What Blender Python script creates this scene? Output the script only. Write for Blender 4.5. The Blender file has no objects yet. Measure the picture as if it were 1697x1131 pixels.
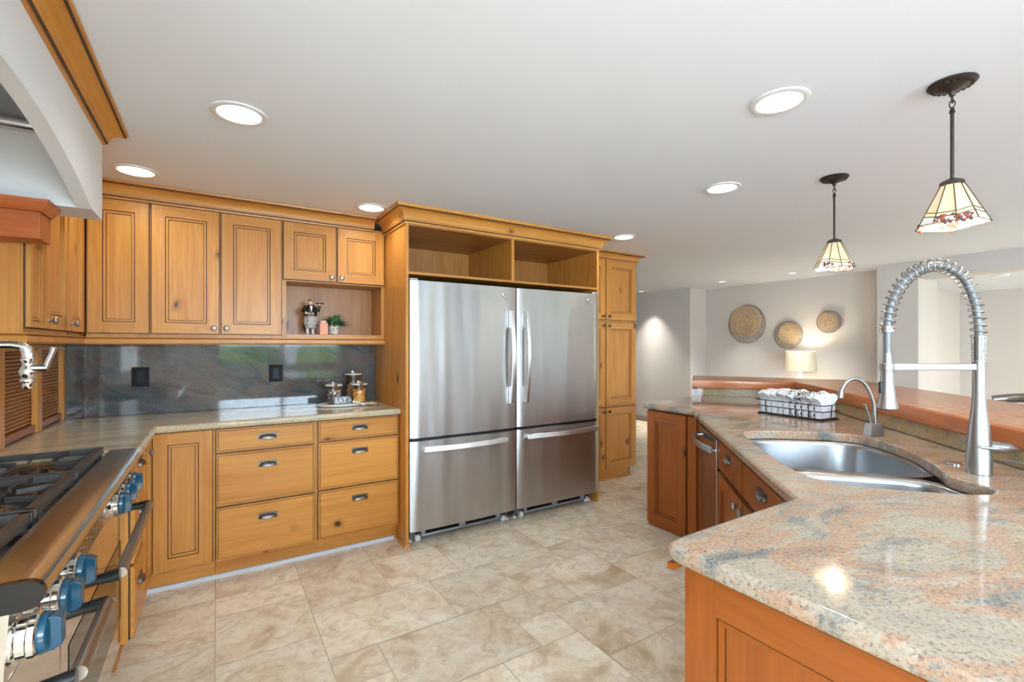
import bpy, bmesh, math, random
from mathutils import Vector, Matrix

random.seed(7)
S2 = math.sqrt(2)
scene = bpy.context.scene
COL = scene.collection

# ------------------------------------------------------------------ camera, world, light, exposure
F_PX, YAW, CAM_H = 777.0, math.atan(490.5 / 777.0), 1.325
cam_data = bpy.data.cameras.new('camera')
cam_data.sensor_width = 36.0
cam_data.lens = F_PX / 1697.0 * 36.0
cam_data.shift_y = 7.5 / 1697.0
cam_data.clip_start = 0.02
cam = bpy.data.objects.new('camera', cam_data)
cam.location = (0, 0, CAM_H)
cam.rotation_euler = (math.pi / 2, 0, -YAW)
COL.objects.link(cam)
scene.camera = cam

scene.view_settings.view_transform = 'Standard'
scene.view_settings.look = 'None'
scene.view_settings.gamma = 1.0
scene.view_settings.use_curve_mapping = False
scene.view_settings.exposure = 0.86

world = bpy.data.worlds.new('World')
scene.world = world
world.use_nodes = True
_bg = world.node_tree.nodes['Background']
_bg.inputs[0].default_value = (0.72, 0.87, 1.0, 1)
_bg.inputs[1].default_value = 5.0

# sunlight on the added bounce patio outside the windows; it comes over the house, so it never enters the room directly
sun_data = bpy.data.lights.new('sun', 'SUN')
sun_data.energy = 26.0
sun_data.angle = math.radians(2)
sun_data.color = (1, .98, .95)
sun = bpy.data.objects.new('sun', sun_data)
sun.rotation_euler = (math.radians(-9), math.radians(-36), 0)
sun.location = (3, 4, 9)
COL.objects.link(sun)

# added area lamps filling in daylight at the window openings behind the viewer and in the left wall: (x, y, z, width, height, watts, turn)
DAY = [(1.075, -2.755, 1.70, 2.10, .72, 92, 0), (3.10, -2.755, 1.06, .22, 1.95, 7, 0), (3.90, -2.755, 1.06, .15, 1.95, 5, 0),
       (5.00, -2.755, 1.06, .18, 1.95, 5.5, 0), (7.15, -2.755, 1.06, 2.30, 1.95, 6, 0), (-1.175, -1.30, 1.50, 1.80, 1.10, 44, -math.pi / 2)]  # the last two stand at unseen windows added for brightness
for (dx, dy, dz, dw, dh, de, dr) in DAY:
    dl = bpy.data.lights.new('window_daylight', 'AREA')
    dl.shape = 'RECTANGLE'
    dl.size, dl.size_y = dw, dh
    dl.energy = de
    dl.color = (.64, .82, 1.0)
    do = bpy.data.objects.new('window_daylight', dl)
    do.location = (dx, dy, dz)
    do.rotation_euler = (math.pi / 2, 0, dr)
    COL.objects.link(do)

H = 2.24            # ceiling height
CAN_W = 1.0        # watts of one recessed kitchen downlight
CANS = [(0.078, 2.135, 'recessed downlight out in the open ceiling between the white hood and the fridge surround'),
        (-0.354, 3.12, 'recessed downlight close to the crown moulding beside the white hood'),
        (0.869, 3.12, 'recessed downlight beside the corner of the tall fridge surround crown'),
        (2.90, 2.83, 'recessed downlight just past the end of the fridge surround crown'),
        (1.78, 0.949, 'large recessed downlight in the ceiling closest to the bigger pendant'),
        (2.478, 1.646, 'recessed downlight in the ceiling beside the smaller pendant')]
FAR_CANS = [(6.06, 5.515, 'small downlight by the blank wall next to the tall pantry cabinet'),
            (6.12, 4.068, 'small downlight above the largest woven wall basket'),
            (6.13, 3.10, 'small downlight in front of the smallest woven wall basket')]


def disk_lamp(x, y, w, size, spread, col):
    d = bpy.data.lights.new('downlight_lamp', 'AREA')
    d.shape = 'DISK'
    d.size = size
    d.energy = w
    d.color = col
    d.spread = spread
    o = bpy.data.objects.new('downlight_lamp', d)
    o.location = (x, y, H - 0.016)
    COL.objects.link(o)
    return o


# ------------------------------------------------------------------ mesh helpers
class MB:
    def __init__(s):
        s.v, s.f, s.m = [], [], []

    def add(s, verts, faces, m=0):
        b = len(s.v)
        s.v += [Vector(p) for p in verts]
        for f in faces:
            s.f.append([b + i for i in f])
            s.m.append(m)
        return s

    def box(s, x0, x1, y0, y1, z0, z1, m=0):
        return s.obox((0, 0, 0), (1, 0, 0), (0, 1, 0), (0, 0, 1), x0, x1, y0, y1, z0, z1, m)

    def obox(s, O, U, V, N, u0, u1, v0, v1, n0, n1, m=0):
        O, U, V, N = map(Vector, (O, U, V, N))
        P = [O + U * a + V * b + N * c for c in (n0, n1) for b in (v0, v1) for a in (u0, u1)]
        return s.add(P, [(0, 2, 3, 1), (4, 5, 7, 6), (0, 1, 5, 4), (2, 6, 7, 3), (0, 4, 6, 2), (1, 3, 7, 5)], m)

    def prism(s, poly, z0, z1, m=0, fn=None):
        fn = fn or (lambda a, b, c: (a, b, c))
        n = len(poly)
        P = [fn(p[0], p[1], z0) for p in poly] + [fn(p[0], p[1], z1) for p in poly]
        return s.add(P, [tuple(range(n))[::-1], tuple(range(n, 2 * n))] +
                     [(i, (i + 1) % n, n + (i + 1) % n, n + i) for i in range(n)], m)

    def tube(s, pts, r, n=10, m=0, caps=True, flat=None):
        pts = [Vector(p) for p in pts]
        k = len(pts)
        rs = r if isinstance(r, (list, tuple)) else [r] * k
        T = []
        for i in range(k):
            a, b = pts[max(0, i - 1)], pts[min(k - 1, i + 1)]
            T.append((b - a).normalized())
        up = Vector((0, 0, 1)) if abs(T[0].z) < .9 else Vector((1, 0, 0))
        nv = (up - T[0] * up.dot(T[0])).normalized()
        P = []
        for i in range(k):
            nv = (nv - T[i] * nv.dot(T[i])).normalized()
            bv = T[i].cross(nv)
            for j in range(n):
                a = 2 * math.pi * j / n
                sy = flat if flat else 1.0
                P.append(pts[i] + (nv * math.cos(a) * sy + bv * math.sin(a)) * rs[i])
        F = [(i * n + j, i * n + (j + 1) % n, (i + 1) * n + (j + 1) % n, (i + 1) * n + j)
             for i in range(k - 1) for j in range(n)]
        if caps:
            F += [tuple(range(n))[::-1], tuple(range((k - 1) * n, k * n))]
        return s.add(P, F, m)

    def lathe(s, prof, O=(0, 0, 0), A=(0, 0, 1), n=24, m=0, su=1.0, sv=1.0, caps=True):
        O, A = Vector(O), Vector(A).normalized()
        U = A.orthogonal().normalized() if abs(A.z) < .99 else Vector((1, 0, 0))
        V = A.cross(U)
        P = []
        for r, h in prof:
            for j in range(n):
                a = 2 * math.pi * j / n
                P.append(O + A * h + (U * math.cos(a) * su + V * math.sin(a) * sv) * r)
        k = len(prof)
        F = [(i * n + j, i * n + (j + 1) % n, (i + 1) * n + (j + 1) % n, (i + 1) * n + j)
             for i in range(k - 1) for j in range(n)]
        if caps:
            F += [tuple(range(n))[::-1], tuple(range((k - 1) * n, k * n))]
        return s.add(P, F, m)

    def ball(s, c, rx, ry=None, rz=None, n=14, k=8, m=0):
        ry, rz = ry or rx, rz or rx
        P, F = [], []
        c = Vector(c)
        for i in range(k + 1):
            t = math.pi * i / k
            for j in range(n):
                a = 2 * math.pi * j / n
                P.append(c + Vector((rx * math.sin(t) * math.cos(a), ry * math.sin(t) * math.sin(a), rz * math.cos(t))))
        for i in range(k):
            for j in range(n):
                F.append((i * n + j, (i + 1) * n + j, (i + 1) * n + (j + 1) % n, i * n + (j + 1) % n))
        return s.add(P, F, m)

    def sweep(s, path, prof, m=0, closed=False, caps=True):
        """prof: (offset to the left-hand side of the path, z) swept along a plan polyline with mitred corners"""
        n = len(path)
        pts = [Vector((p[0], p[1])) for p in path]
        P = []
        for i in range(n):
            if closed:
                a, b, c = pts[i - 1], pts[i], pts[(i + 1) % n]
            else:
                a, b, c = pts[max(0, i - 1)], pts[i], pts[min(n - 1, i + 1)]
            d1 = (b - a).normalized() if (b - a).length > 1e-9 else (c - b).normalized()
            d2 = (c - b).normalized() if (c - b).length > 1e-9 else d1
            n1, n2 = Vector((-d1.y, d1.x)), Vector((-d2.y, d2.x))
            mv = n1 + n2
            mv = mv / max(mv.dot(n1), 0.2)
            for o, z in prof:
                q = b + mv * o
                P.append((q.x, q.y, z))
        k = len(prof)
        F = []
        for i in range(n if closed else n - 1):
            for j in range(k):
                i2, j2 = (i + 1) % n, (j + 1) % k
                F.append((i * k + j, i2 * k + j, i2 * k + j2, i * k + j2))
        if caps and not closed:
            F += [tuple(range(k))[::-1], tuple(range((n - 1) * k, n * k))]
        return s.add(P, F, m)

    def build(s, name, mats, parent=None, bevel=0, seg=2, smooth=40, origin=None, recalc=True):
        if not isinstance(mats, (list, tuple)):
            mats = [mats]
        off = Vector((0, 0, 0))
        if parent is not None:
            off = wpos(parent)
        elif origin is not None:
            off = Vector(origin)
        me = bpy.data.meshes.new(name)
        me.from_pydata([tuple(p - off) for p in s.v], [], s.f)
        for mt in mats:
            me.materials.append(mt)
        for p, mi in zip(me.polygons, s.m):
            p.material_index = mi
        bm = bmesh.new()
        bm.from_mesh(me)
        if recalc:
            bmesh.ops.recalc_face_normals(bm, faces=bm.faces[:])
        lim = math.radians(smooth)
        for f in bm.faces:
            f.smooth = smooth > 0
        for e in bm.edges:
            if len(e.link_faces) == 2:
                e.smooth = e.calc_face_angle(0) < lim
        bm.to_mesh(me)
        bm.free()
        o = bpy.data.objects.new(name, me)
        COL.objects.link(o)
        if parent is not None:
            o.parent = parent
        elif origin is not None:
            o.location = origin
        if bevel:
            md = o.modifiers.new('bevel', 'BEVEL')
            md.width = bevel
            md.segments = seg
            md.limit_method = 'ANGLE'
            md.angle_limit = math.radians(40)
        return o


def wpos(o):
    p = Vector((0, 0, 0))
    while o is not None:
        p = p + o.location
        o = o.parent
    return p


def tag(o, label, cat, group=None, kind=None):
    o['label'] = label
    o['category'] = cat
    if group:
        o['group'] = group
    if kind:
        o['kind'] = kind
    return o


def thing(name, label, cat, loc=(0, 0, 0), group=None):
    o = bpy.data.objects.new(name, None)
    o.empty_display_size = .05
    o.location = loc
    COL.objects.link(o)
    return tag(o, label, cat, group)


def struct(o):
    o['kind'] = 'structure'
    return o


def copy_tree(o, parent=None):
    c = o.copy()
    COL.objects.link(c)
    if parent is not None:
        c.parent = parent
    for ch in list(o.children):
        copy_tree(ch, c)
    return c


def uv(u, v, z=0.0):
    """island frame: u runs along the 45 degree front towards the camera end, v from that front towards the raised bar"""
    return Vector((-u / S2 + v / S2, -u / S2 - v / S2, z))


# ------------------------------------------------------------------ materials
def srgb(r, g, b):
    f = lambda c: (c / 255 / 12.92) if c / 255 <= .04045 else ((c / 255 + .055) / 1.055) ** 2.4
    return (f(r), f(g), f(b), 1.0)


class NT:
    def __init__(s, name):
        s.mat = bpy.data.materials.new(name)
        s.mat.use_nodes = True
        s.t = s.mat.node_tree
        s.b = s.t.nodes['Principled BSDF']

    def n(s, typ, **kw):
        nd = s.t.nodes.new(typ)
        for k, v in kw.items():
            if k.startswith('i_'):
                nd.inputs[k[2:].replace('_', ' ')].default_value = v
            else:
                setattr(nd, k, v)
        return nd

    def l(s, a, b):
        s.t.links.new(a, b)

    def set(s, **kw):
        for k, v in kw.items():
            s.b.inputs[k.replace('_', ' ')].default_value = v

    def ramp(s, fac, stops, interp='LINEAR'):
        r = s.n('ShaderNodeValToRGB')
        r.color_ramp.interpolation = interp
        el = r.color_ramp.elements
        while len(el) < len(stops):
            el.new(.5)
        for e, (p, c) in zip(el, stops):
            e.position = p
            e.color = c if len(c) == 4 else (*c, 1)
        s.l(fac, r.inputs[0])
        return r.outputs[0]

    def mix(s, fac, a, b, mode='MIX'):
        m = s.n('ShaderNodeMix', data_type='RGBA', blend_type=mode)
        for sock, val in ((m.inputs[0], fac), (m.inputs[6], a), (m.inputs[7], b)):
            if isinstance(val, (int, float)):
                sock.default_value = val
            elif isinstance(val, tuple):
                sock.default_value = val
            else:
                s.l(val, sock)
        return m.outputs[2]

    def math(s, op, a, b=None, clamp=False):
        m = s.n('ShaderNodeMath', operation=op, use_clamp=clamp)
        for sock, val in ((m.inputs[0], a), (m.inputs[1], b)):
            if val is None:
                continue
            if isinstance(val, (int, float)):
                sock.default_value = val
            else:
                s.l(val, sock)
        return m.outputs[0]

    def coords(s, scale=(1, 1, 1), rot=(0, 0, 0), rnd=False, loc=(0, 0, 0)):
        tc = s.n('ShaderNodeTexCoord')
        out = tc.outputs['Object']
        if rnd:
            oi = s.n('ShaderNodeObjectInfo')
            vm = s.n('ShaderNodeVectorMath', operation='SCALE')
            vm.inputs[0].default_value = (7.3, 11.7, 5.1)
            s.l(oi.outputs['Random'], vm.inputs['Scale'])
            ad = s.n('ShaderNodeVectorMath', operation='ADD')
            s.l(out, ad.inputs[0])
            s.l(vm.outputs[0], ad.inputs[1])
            out = ad.outputs[0]
        mp = s.n('ShaderNodeMapping')
        mp.inputs['Scale'].default_value = scale
        mp.inputs['Rotation'].default_value = rot
        mp.inputs['Location'].default_value = loc
        s.l(out, mp.inputs[0])
        return mp.outputs[0]

    def noise(s, vec, scale=5, detail=4, rough=.5, dist=0.0):
        nd = s.n('ShaderNodeTexNoise')
        nd.inputs['Scale'].default_value = scale
        nd.inputs['Detail'].default_value = detail
        nd.inputs['Roughness'].default_value = rough
        nd.inputs['Distortion'].default_value = dist
        s.l(vec, nd.inputs['Vector'])
        return nd.outputs['Fac']

    def bump(s, h, strength=.2, dist=.002):
        b = s.n('ShaderNodeBump')
        b.inputs['Strength'].default_value = strength
        b.inputs['Distance'].default_value = dist
        s.l(h, b.inputs['Height'])
        s.l(b.outputs[0], s.b.inputs['Normal'])


def plain(name, col, rough=.5, metal=0.0, coat=0.0, spec=.5, em=None, em_s=0.0):
    m = NT(name)
    m.set(Base_Color=col, Roughness=rough, Metallic=metal, Coat_Weight=coat, Specular_IOR_Level=spec)
    if em:
        m.set(Emission_Color=em, Emission_Strength=em_s)
    return m.mat


def wood(name, axis, light, mid, dark, rough=.38, knots=True, rot=0.0):
    m = NT(name)
    g, a = 1.1, 9.0
    sc = {'x': (g, a, a), 'y': (a, g, a), 'z': (a, a, g)}[axis]
    base = m.coords(scale=(1, 1, 1), rot=(0, 0, rot), rnd=True)
    mp = m.n('ShaderNodeMapping')
    mp.inputs['Scale'].default_value = sc
    m.l(base, mp.inputs[0])
    n1 = m.noise(mp.outputs[0], .9, 5, .55, .8)
    col = m.ramp(n1, [(.30, mid), (.50, light), (.72, mid)])
    mp2 = m.n('ShaderNodeMapping')
    mp2.inputs['Scale'].default_value = tuple(c * (1.6 if c == g else 9) for c in sc)
    m.l(base, mp2.inputs[0])
    n2 = m.noise(mp2.outputs[0], 1.0, 3, .6)
    col = m.mix(m.ramp(n2, [(.35, (.0, .0, .0)), (.75, (.30, .30, .30))]), col, dark)
    n0 = m.noise(base, 1.7, 2, .5)
    col = m.mix(m.ramp(n0, [(.42, (0, 0, 0)), (.8, (.35, .35, .35))]), col, mid)
    if knots:
        mp3 = m.n('ShaderNodeMapping')
        mp3.inputs['Scale'].default_value = {'x': (.6, 1, 1), 'y': (1, .6, 1), 'z': (1, 1, .6)}[axis]
        m.l(base, mp3.inputs[0])
        ns = m.n('ShaderNodeTexNoise')
        ns.inputs['Scale'].default_value = 9
        m.l(mp3.outputs[0], ns.inputs['Vector'])
        wv = m.mix(.05, mp3.outputs[0], ns.outputs['Color'], 'ADD')
        vo = m.n('ShaderNodeTexVoronoi')
        vo.inputs['Scale'].default_value = 4.6
        m.l(wv, vo.inputs['Vector'])
        k = m.ramp(vo.outputs['Distance'], [(.0, (1, 1, 1)), (.055, (.9, .9, .9)), (.085, (.30, .30, .30)), (.16, (0, 0, 0))])
        col = m.mix(k, col, srgb(74, 38, 14))
    oi = m.n('ShaderNodeObjectInfo')
    hs = m.n('ShaderNodeHueSaturation')
    m.l(col, hs.inputs['Color'])
    vv = m.n('ShaderNodeMapRange')
    vv.inputs['To Min'].default_value = .92
    vv.inputs['To Max'].default_value = 1.08
    m.l(oi.outputs['Random'], vv.inputs['Value'])
    m.l(vv.outputs[0], hs.inputs['Value'])
    m.l(hs.outputs[0], m.b.inputs['Base Color'])
    m.set(Roughness=rough, Coat_Weight=.12, Coat_Roughness=.2, Specular_IOR_Level=.35)
    m.bump(n2, .08, .001)
    return m.mat


AL = (srgb(210, 148, 70), srgb(193, 125, 50), srgb(134, 76, 26))
WOOD = {a: wood('alder_' + a, a, *AL) for a in 'xyz'}
CH = (srgb(164, 90, 30), srgb(143, 73, 19), srgb(94, 42, 12))
CHERRY = {a: wood('cherry_' + a, a, *CH) for a in 'xyz'}
CHERRY['d'] = wood('cherry_diagonal', 'x', *CH, rot=-math.pi / 4)
BARW = wood('bar_mahogany', 'x', srgb(192, 122, 74), srgb(174, 100, 56), srgb(122, 62, 30), rough=.24, knots=False, rot=-math.pi / 4)
BARW2 = wood('bar_mahogany_end', 'x', srgb(192, 122, 74), srgb(174, 100, 56), srgb(122, 62, 30), rough=.24, knots=False, rot=math.radians(60))
CORBEL = wood('corbel_cherry', 'x', srgb(186, 98, 48), srgb(168, 82, 36), srgb(112, 50, 20), knots=False)
GLAZE_SHADE = plain('dark_glaze', srgb(74, 40, 14), .5)  # glaze in grooves, also painted gap shadow round doors and drawers
INNER = {a: wood('alder_inside_' + a, a, srgb(186, 130, 70), srgb(166, 108, 52), srgb(116, 68, 28)) for a in 'xyz'}
TAMB = NT('tambour_alder')
_t = TAMB.noise(TAMB.coords(scale=(6, 2, 6), rnd=True), 2.0, 3, .5)
TAMB.l(TAMB.ramp(_t, [(.3, srgb(150, 92, 40)), (.7, srgb(176, 114, 56))]), TAMB.b.inputs['Base Color'])
TAMB.set(Roughness=.4)
TAMB = TAMB.mat


def granite(name, cols, rust, fleck, stretch=(1, 1, 1), rot=(0, 0, 0), scale=1.0, rough=.07, rust_amt=.5, fleck_amt=1.0, pale=None):
    m = NT(name)
    c0 = m.coords()
    mp = m.n('ShaderNodeMapping')
    mp.inputs['Rotation'].default_value = rot
    m.l(c0, mp.inputs[0])
    mq = m.n('ShaderNodeMapping')
    mq.inputs['Scale'].default_value = stretch
    m.l(mp.outputs[0], mq.inputs[0])
    st = mq.outputs[0]
    big = m.noise(st, 2.3 * scale, 4, .55, 1.3)
    fine = m.noise(c0, 60, 4, .75)
    bigf = m.math('ADD', big, m.math('MULTIPLY', m.math('SUBTRACT', fine, .5), .16))
    col = m.ramp(bigf, [(.34, cols[0]), (.43, cols[1]), (.52, cols[2]), (.62, cols[3]), (.70, cols[0])])
    vein = m.noise(st, 1.5 * scale, 5, .6, 2.2)
    veinf = m.math('ADD', vein, m.math('MULTIPLY', m.math('SUBTRACT', fine, .5), .14))
    rb = m.ramp(veinf, [(.485, (0, 0, 0)), (.52, (rust_amt,) * 3), (.57, (rust_amt * .8,) * 3), (.62, (0, 0, 0))])
    col = m.mix(rb, col, rust)
    g1 = m.noise(c0, 170, 3, .7)
    col = m.mix(m.ramp(g1, [(.46, (0,) * 3), (.64, (.34,) * 3)]), col, pale or tuple(min(1, c * 1.35) for c in cols[2][:3]) + (1,))
    g3 = m.noise(c0, 120, 3, .75)
    col = m.mix(m.ramp(g3, [(.50, (0,) * 3), (.66, (.62 * fleck_amt,) * 3)]), col, tuple(c * .5 for c in cols[0][:3]) + (1,))
    fc = m.n('ShaderNodeMapping')
    fc.inputs['Scale'].default_value = tuple(.35 + .65 * k for k in stretch)
    m.l(mp.outputs[0], fc.inputs[0])
    f1 = m.noise(fc.outputs[0], 34, 6, .78, .8)
    f2 = m.noise(st, 4.5 * scale, 3, .6, 1.0)
    fm = m.math('MULTIPLY', m.ramp(f1, [(.615, (0,) * 3), (.66, (1,) * 3)]), m.ramp(f2, [(.44, (0,) * 3), (.58, (1,) * 3)]))
    fm = m.math('MULTIPLY', fm, .9 * fleck_amt)
    col = m.mix(fm, col, fleck)
    m.l(col, m.b.inputs['Base Color'])
    m.set(Roughness=rough, Specular_IOR_Level=.42)
    return m.mat


GR_ISLAND = granite('granite_island', (srgb(110, 113, 110), srgb(166, 154, 138), srgb(182, 165, 144), srgb(138, 136, 128)),
                    srgb(188, 138, 102), srgb(44, 42, 44), stretch=(1.0, 1.9, 1), rot=(0, 0, math.radians(28)), scale=1.0, rust_amt=.68)
GR_PERIM = granite('granite_perimeter', (srgb(150, 146, 128), srgb(182, 172, 144), srgb(200, 186, 156), srgb(164, 158, 136)),
                   srgb(190, 150, 98), srgb(80, 78, 70), stretch=(.55, 3.4, 1), rot=(0, 0, math.radians(-6)), scale=1.0, rust_amt=.45, fleck_amt=.6)
GR_SPLASH_SHADED = granite('granite_backsplash', (srgb(58, 70, 76), srgb(80, 88, 90), srgb(98, 98, 94), srgb(82, 72, 66)),
                    srgb(100, 76, 64), srgb(26, 26, 28), stretch=(1.0, 1.0, 3.0), rot=(0, math.radians(-28), 0), scale=1.1, rough=.05, rust_amt=.5)  # same stone as the worktops, shade under the cabinets painted in
GR_EDGE = granite('granite_bar_splash', (srgb(140, 128, 100), srgb(168, 150, 112), srgb(184, 164, 124), srgb(150, 136, 108)),
                  srgb(190, 146, 92), srgb(66, 60, 52), stretch=(1, 1, 1.4), scale=1.4, rust_amt=.5, rough=.22)


def steel(name, col, rough, axis=None, aniso=0.0, bump=.0, wave=0.0):
    m = NT(name)
    m.set(Base_Color=col, Metallic=1.0, Roughness=rough)
    if axis:
        sc = {'x': (1.5, 260, 260), 'z': (260, 260, 1.5), 'y': (260, 1.5, 260)}[axis]
        n = m.noise(m.coords(scale=sc), 1.0, 3, .6)
        r = m.n('ShaderNodeMapRange')
        r.inputs['To Min'].default_value = rough * .8
        r.inputs['To Max'].default_value = rough * 1.25
        m.l(n, r.inputs['Value'])
        m.l(r.outputs[0], m.b.inputs['Roughness'])
        h = n
        if wave:
            w = m.noise(m.coords(scale=(6.5, 6.5, .55)), 1.0, 1, .3)
            b1 = m.n('ShaderNodeBump')
            b1.inputs['Strength'].default_value = wave
            b1.inputs['Distance'].default_value = .02
            m.l(w, b1.inputs['Height'])
            b2 = m.n('ShaderNodeBump')
            b2.inputs['Strength'].default_value = bump
            b2.inputs['Distance'].default_value = .001
            m.l(n, b2.inputs['Height'])
            m.l(b1.outputs[0], b2.inputs['Normal'])
            m.l(b2.outputs[0], m.b.inputs['Normal'])
        elif bump:
            m.bump(n, bump, .001)
        if aniso:
            tg = m.n('ShaderNodeTangent', direction_type='RADIAL', axis='Z')
            m.l(tg.outputs[0], m.b.inputs['Tangent'])
            m.set(Anisotropic=aniso, Anisotropic_Rotation=.25)
    return m.mat


ST_FRIDGE = steel('fridge_steel', (.56, .565, .57, 1), .36, 'x', .85, .02, .9)
ST_SATIN = steel('satin_nickel', (.38, .375, .365, 1), .38)
FR_HANDLE = steel('fridge_handle_steel', (.78, .78, .79, 1), .28)
ST_BRIGHT = steel('bright_steel', (.58, .58, .58, 1), .18)
ST_RANGE = steel('range_steel', (.62, .60, .57, 1), .20, 'y', 0, .03)
ST_OVEN = steel('oven_door_steel', (.66, .63, .60, 1), .10)
ST_DARK = steel('dark_handle_steel', (.36, .34, .33, 1), .30)
ST_SINK = steel('sink_steel', (.38, .39, .40, 1), .30)
ST_HANDLE = steel('handle_steel', (.54, .54, .55, 1), .30)
CHROME = steel('chrome', (.82, .80, .77, 1), .07)
PEWTER = steel('pewter', (.17, .165, .16, 1), .36)
BRONZE = plain('oil_rubbed_bronze', srgb(66, 58, 52), .42, .7)
BLACK = plain('black_plastic', srgb(20, 21, 23), .35)
BLACKGLOSS = plain('black_gloss', srgb(16, 17, 20), .08)
DARKVOID = plain('dark_void', srgb(16, 15, 15), .8)
IRON = plain('cast_iron', srgb(70, 68, 66), .38, .35)
ENAMEL = plain('range_enamel', srgb(26, 28, 32), .18)
BLUE = plain('blue_knob', srgb(8, 72, 98), .25, coat=.3)
WHITE = plain('white_paint_satin', srgb(226, 225, 222), .5)
WHITEPL = plain('white_plastic', srgb(232, 232, 230), .4)
GREYPL = plain('grey_metal_bracket', srgb(120, 126, 132), .45, .5)
PALEMETAL = plain('pale_blue_steel', srgb(176, 188, 200), .35, .6)


def paint(name, col, rough=.85):
    m = NT(name)
    n = m.noise(m.coords(), 90, 3, .6)
    m.set(Base_Color=col, Roughness=rough)
    m.bump(n, .08, .001)
    return m.mat


CEIL = paint('ceiling_paint', srgb(230, 232, 238))
WALLP = paint('wall_paint_greige', srgb(214, 207, 201))
WALLW = paint('hood_plaster', srgb(226, 226, 225), .7)
TRIMW = paint('white_trim', srgb(222, 220, 216), .5)


def floor_mats():
    m = NT('stone_tile')
    at = m.n('ShaderNodeAttribute', attribute_name='tint')
    sep = m.n('ShaderNodeSeparateColor')
    m.l(at.outputs['Color'], sep.inputs[0])
    c0 = m.coords()
    vm = m.n('ShaderNodeVectorMath', operation='MULTIPLY_ADD')
    m.l(at.outputs['Color'], vm.inputs[0])
    vm.inputs[1].default_value = (9, 7, 5)
    m.l(c0, vm.inputs[2])
    n1 = m.noise(vm.outputs[0], 3.4, 6, .62, .9)
    base = m.ramp(n1, [(.30, srgb(192, 168, 136)), (.43, srgb(230, 214, 188)), (.58, srgb(244, 235, 216)), (.74, srgb(212, 192, 162))])
    n2 = m.noise(vm.outputs[0], 13, 6, .72, 1.0)
    base = m.mix(m.ramp(n2, [(.34, (.55,) * 3), (.54, (0,) * 3)]), base, srgb(188, 164, 134))
    hv = m.n('ShaderNodeHueSaturation')
    hv.inputs['Saturation'].default_value = 1.05
    mr = m.n('ShaderNodeMapRange')
    mr.inputs['To Min'].default_value = .88
    mr.inputs['To Max'].default_value = 1.06
    m.l(sep.outputs[0], mr.inputs['Value'])
    m.l(mr.outputs[0], hv.inputs['Value'])
    m.l(base, hv.inputs['Color'])
    m.l(hv.outputs[0], m.b.inputs['Base Color'])
    m.set(Roughness=.42)
    m.bump(n2, .12, .002)
    g = plain('grout', srgb(196, 180, 156), .8)
    return m.mat, g


TILE, GROUT = floor_mats()


def glass_mat(name, col=(1, 1, 1, 1), rough=0.0):
    m = NT(name)
    m.set(Base_Color=col, Roughness=rough, Transmission_Weight=1.0, IOR=1.45)
    # let light through to what stands inside
    out = m.t.nodes['Material Output']
    return m.mat


def clear_glass(name, tint=(.96, .98, .98, 1), gloss=.14):
    m = NT(name)
    tr = m.n('ShaderNodeBsdfTransparent')
    tr.inputs[0].default_value = tint
    gl = m.n('ShaderNodeBsdfGlossy')
    gl.inputs['Roughness'].default_value = .02
    fr = m.n('ShaderNodeLayerWeight')
    fm = m.math('ADD', m.math('MULTIPLY', m.math('POWER', fr.outputs['Facing'], 4.0), .5), gloss, clamp=True)
    mx = m.n('ShaderNodeMixShader')
    m.l(fm, mx.inputs[0])
    m.l(tr.outputs[0], mx.inputs[1])
    m.l(gl.outputs[0], mx.inputs[2])
    m.l(mx.outputs[0], m.t.nodes['Material Output'].inputs['Surface'])
    return m.mat


JARGLASS = clear_glass('jar_glass', (1, 1, 1, 1), .07)
PANE = clear_glass('window_pane', (1, 1, 1, 1), .05)
LENS = plain('lit_lens', (1, .97, .93, 1), .3, em=(1, .97, .92, 1), em_s=2.2)
RING = plain('downlight_ring', srgb(226, 224, 222), .4)

# ------------------------------------------------------------------ room shell
XL, YB, YF, XR = -1.02, 3.70, -2.60, 9.2


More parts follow.
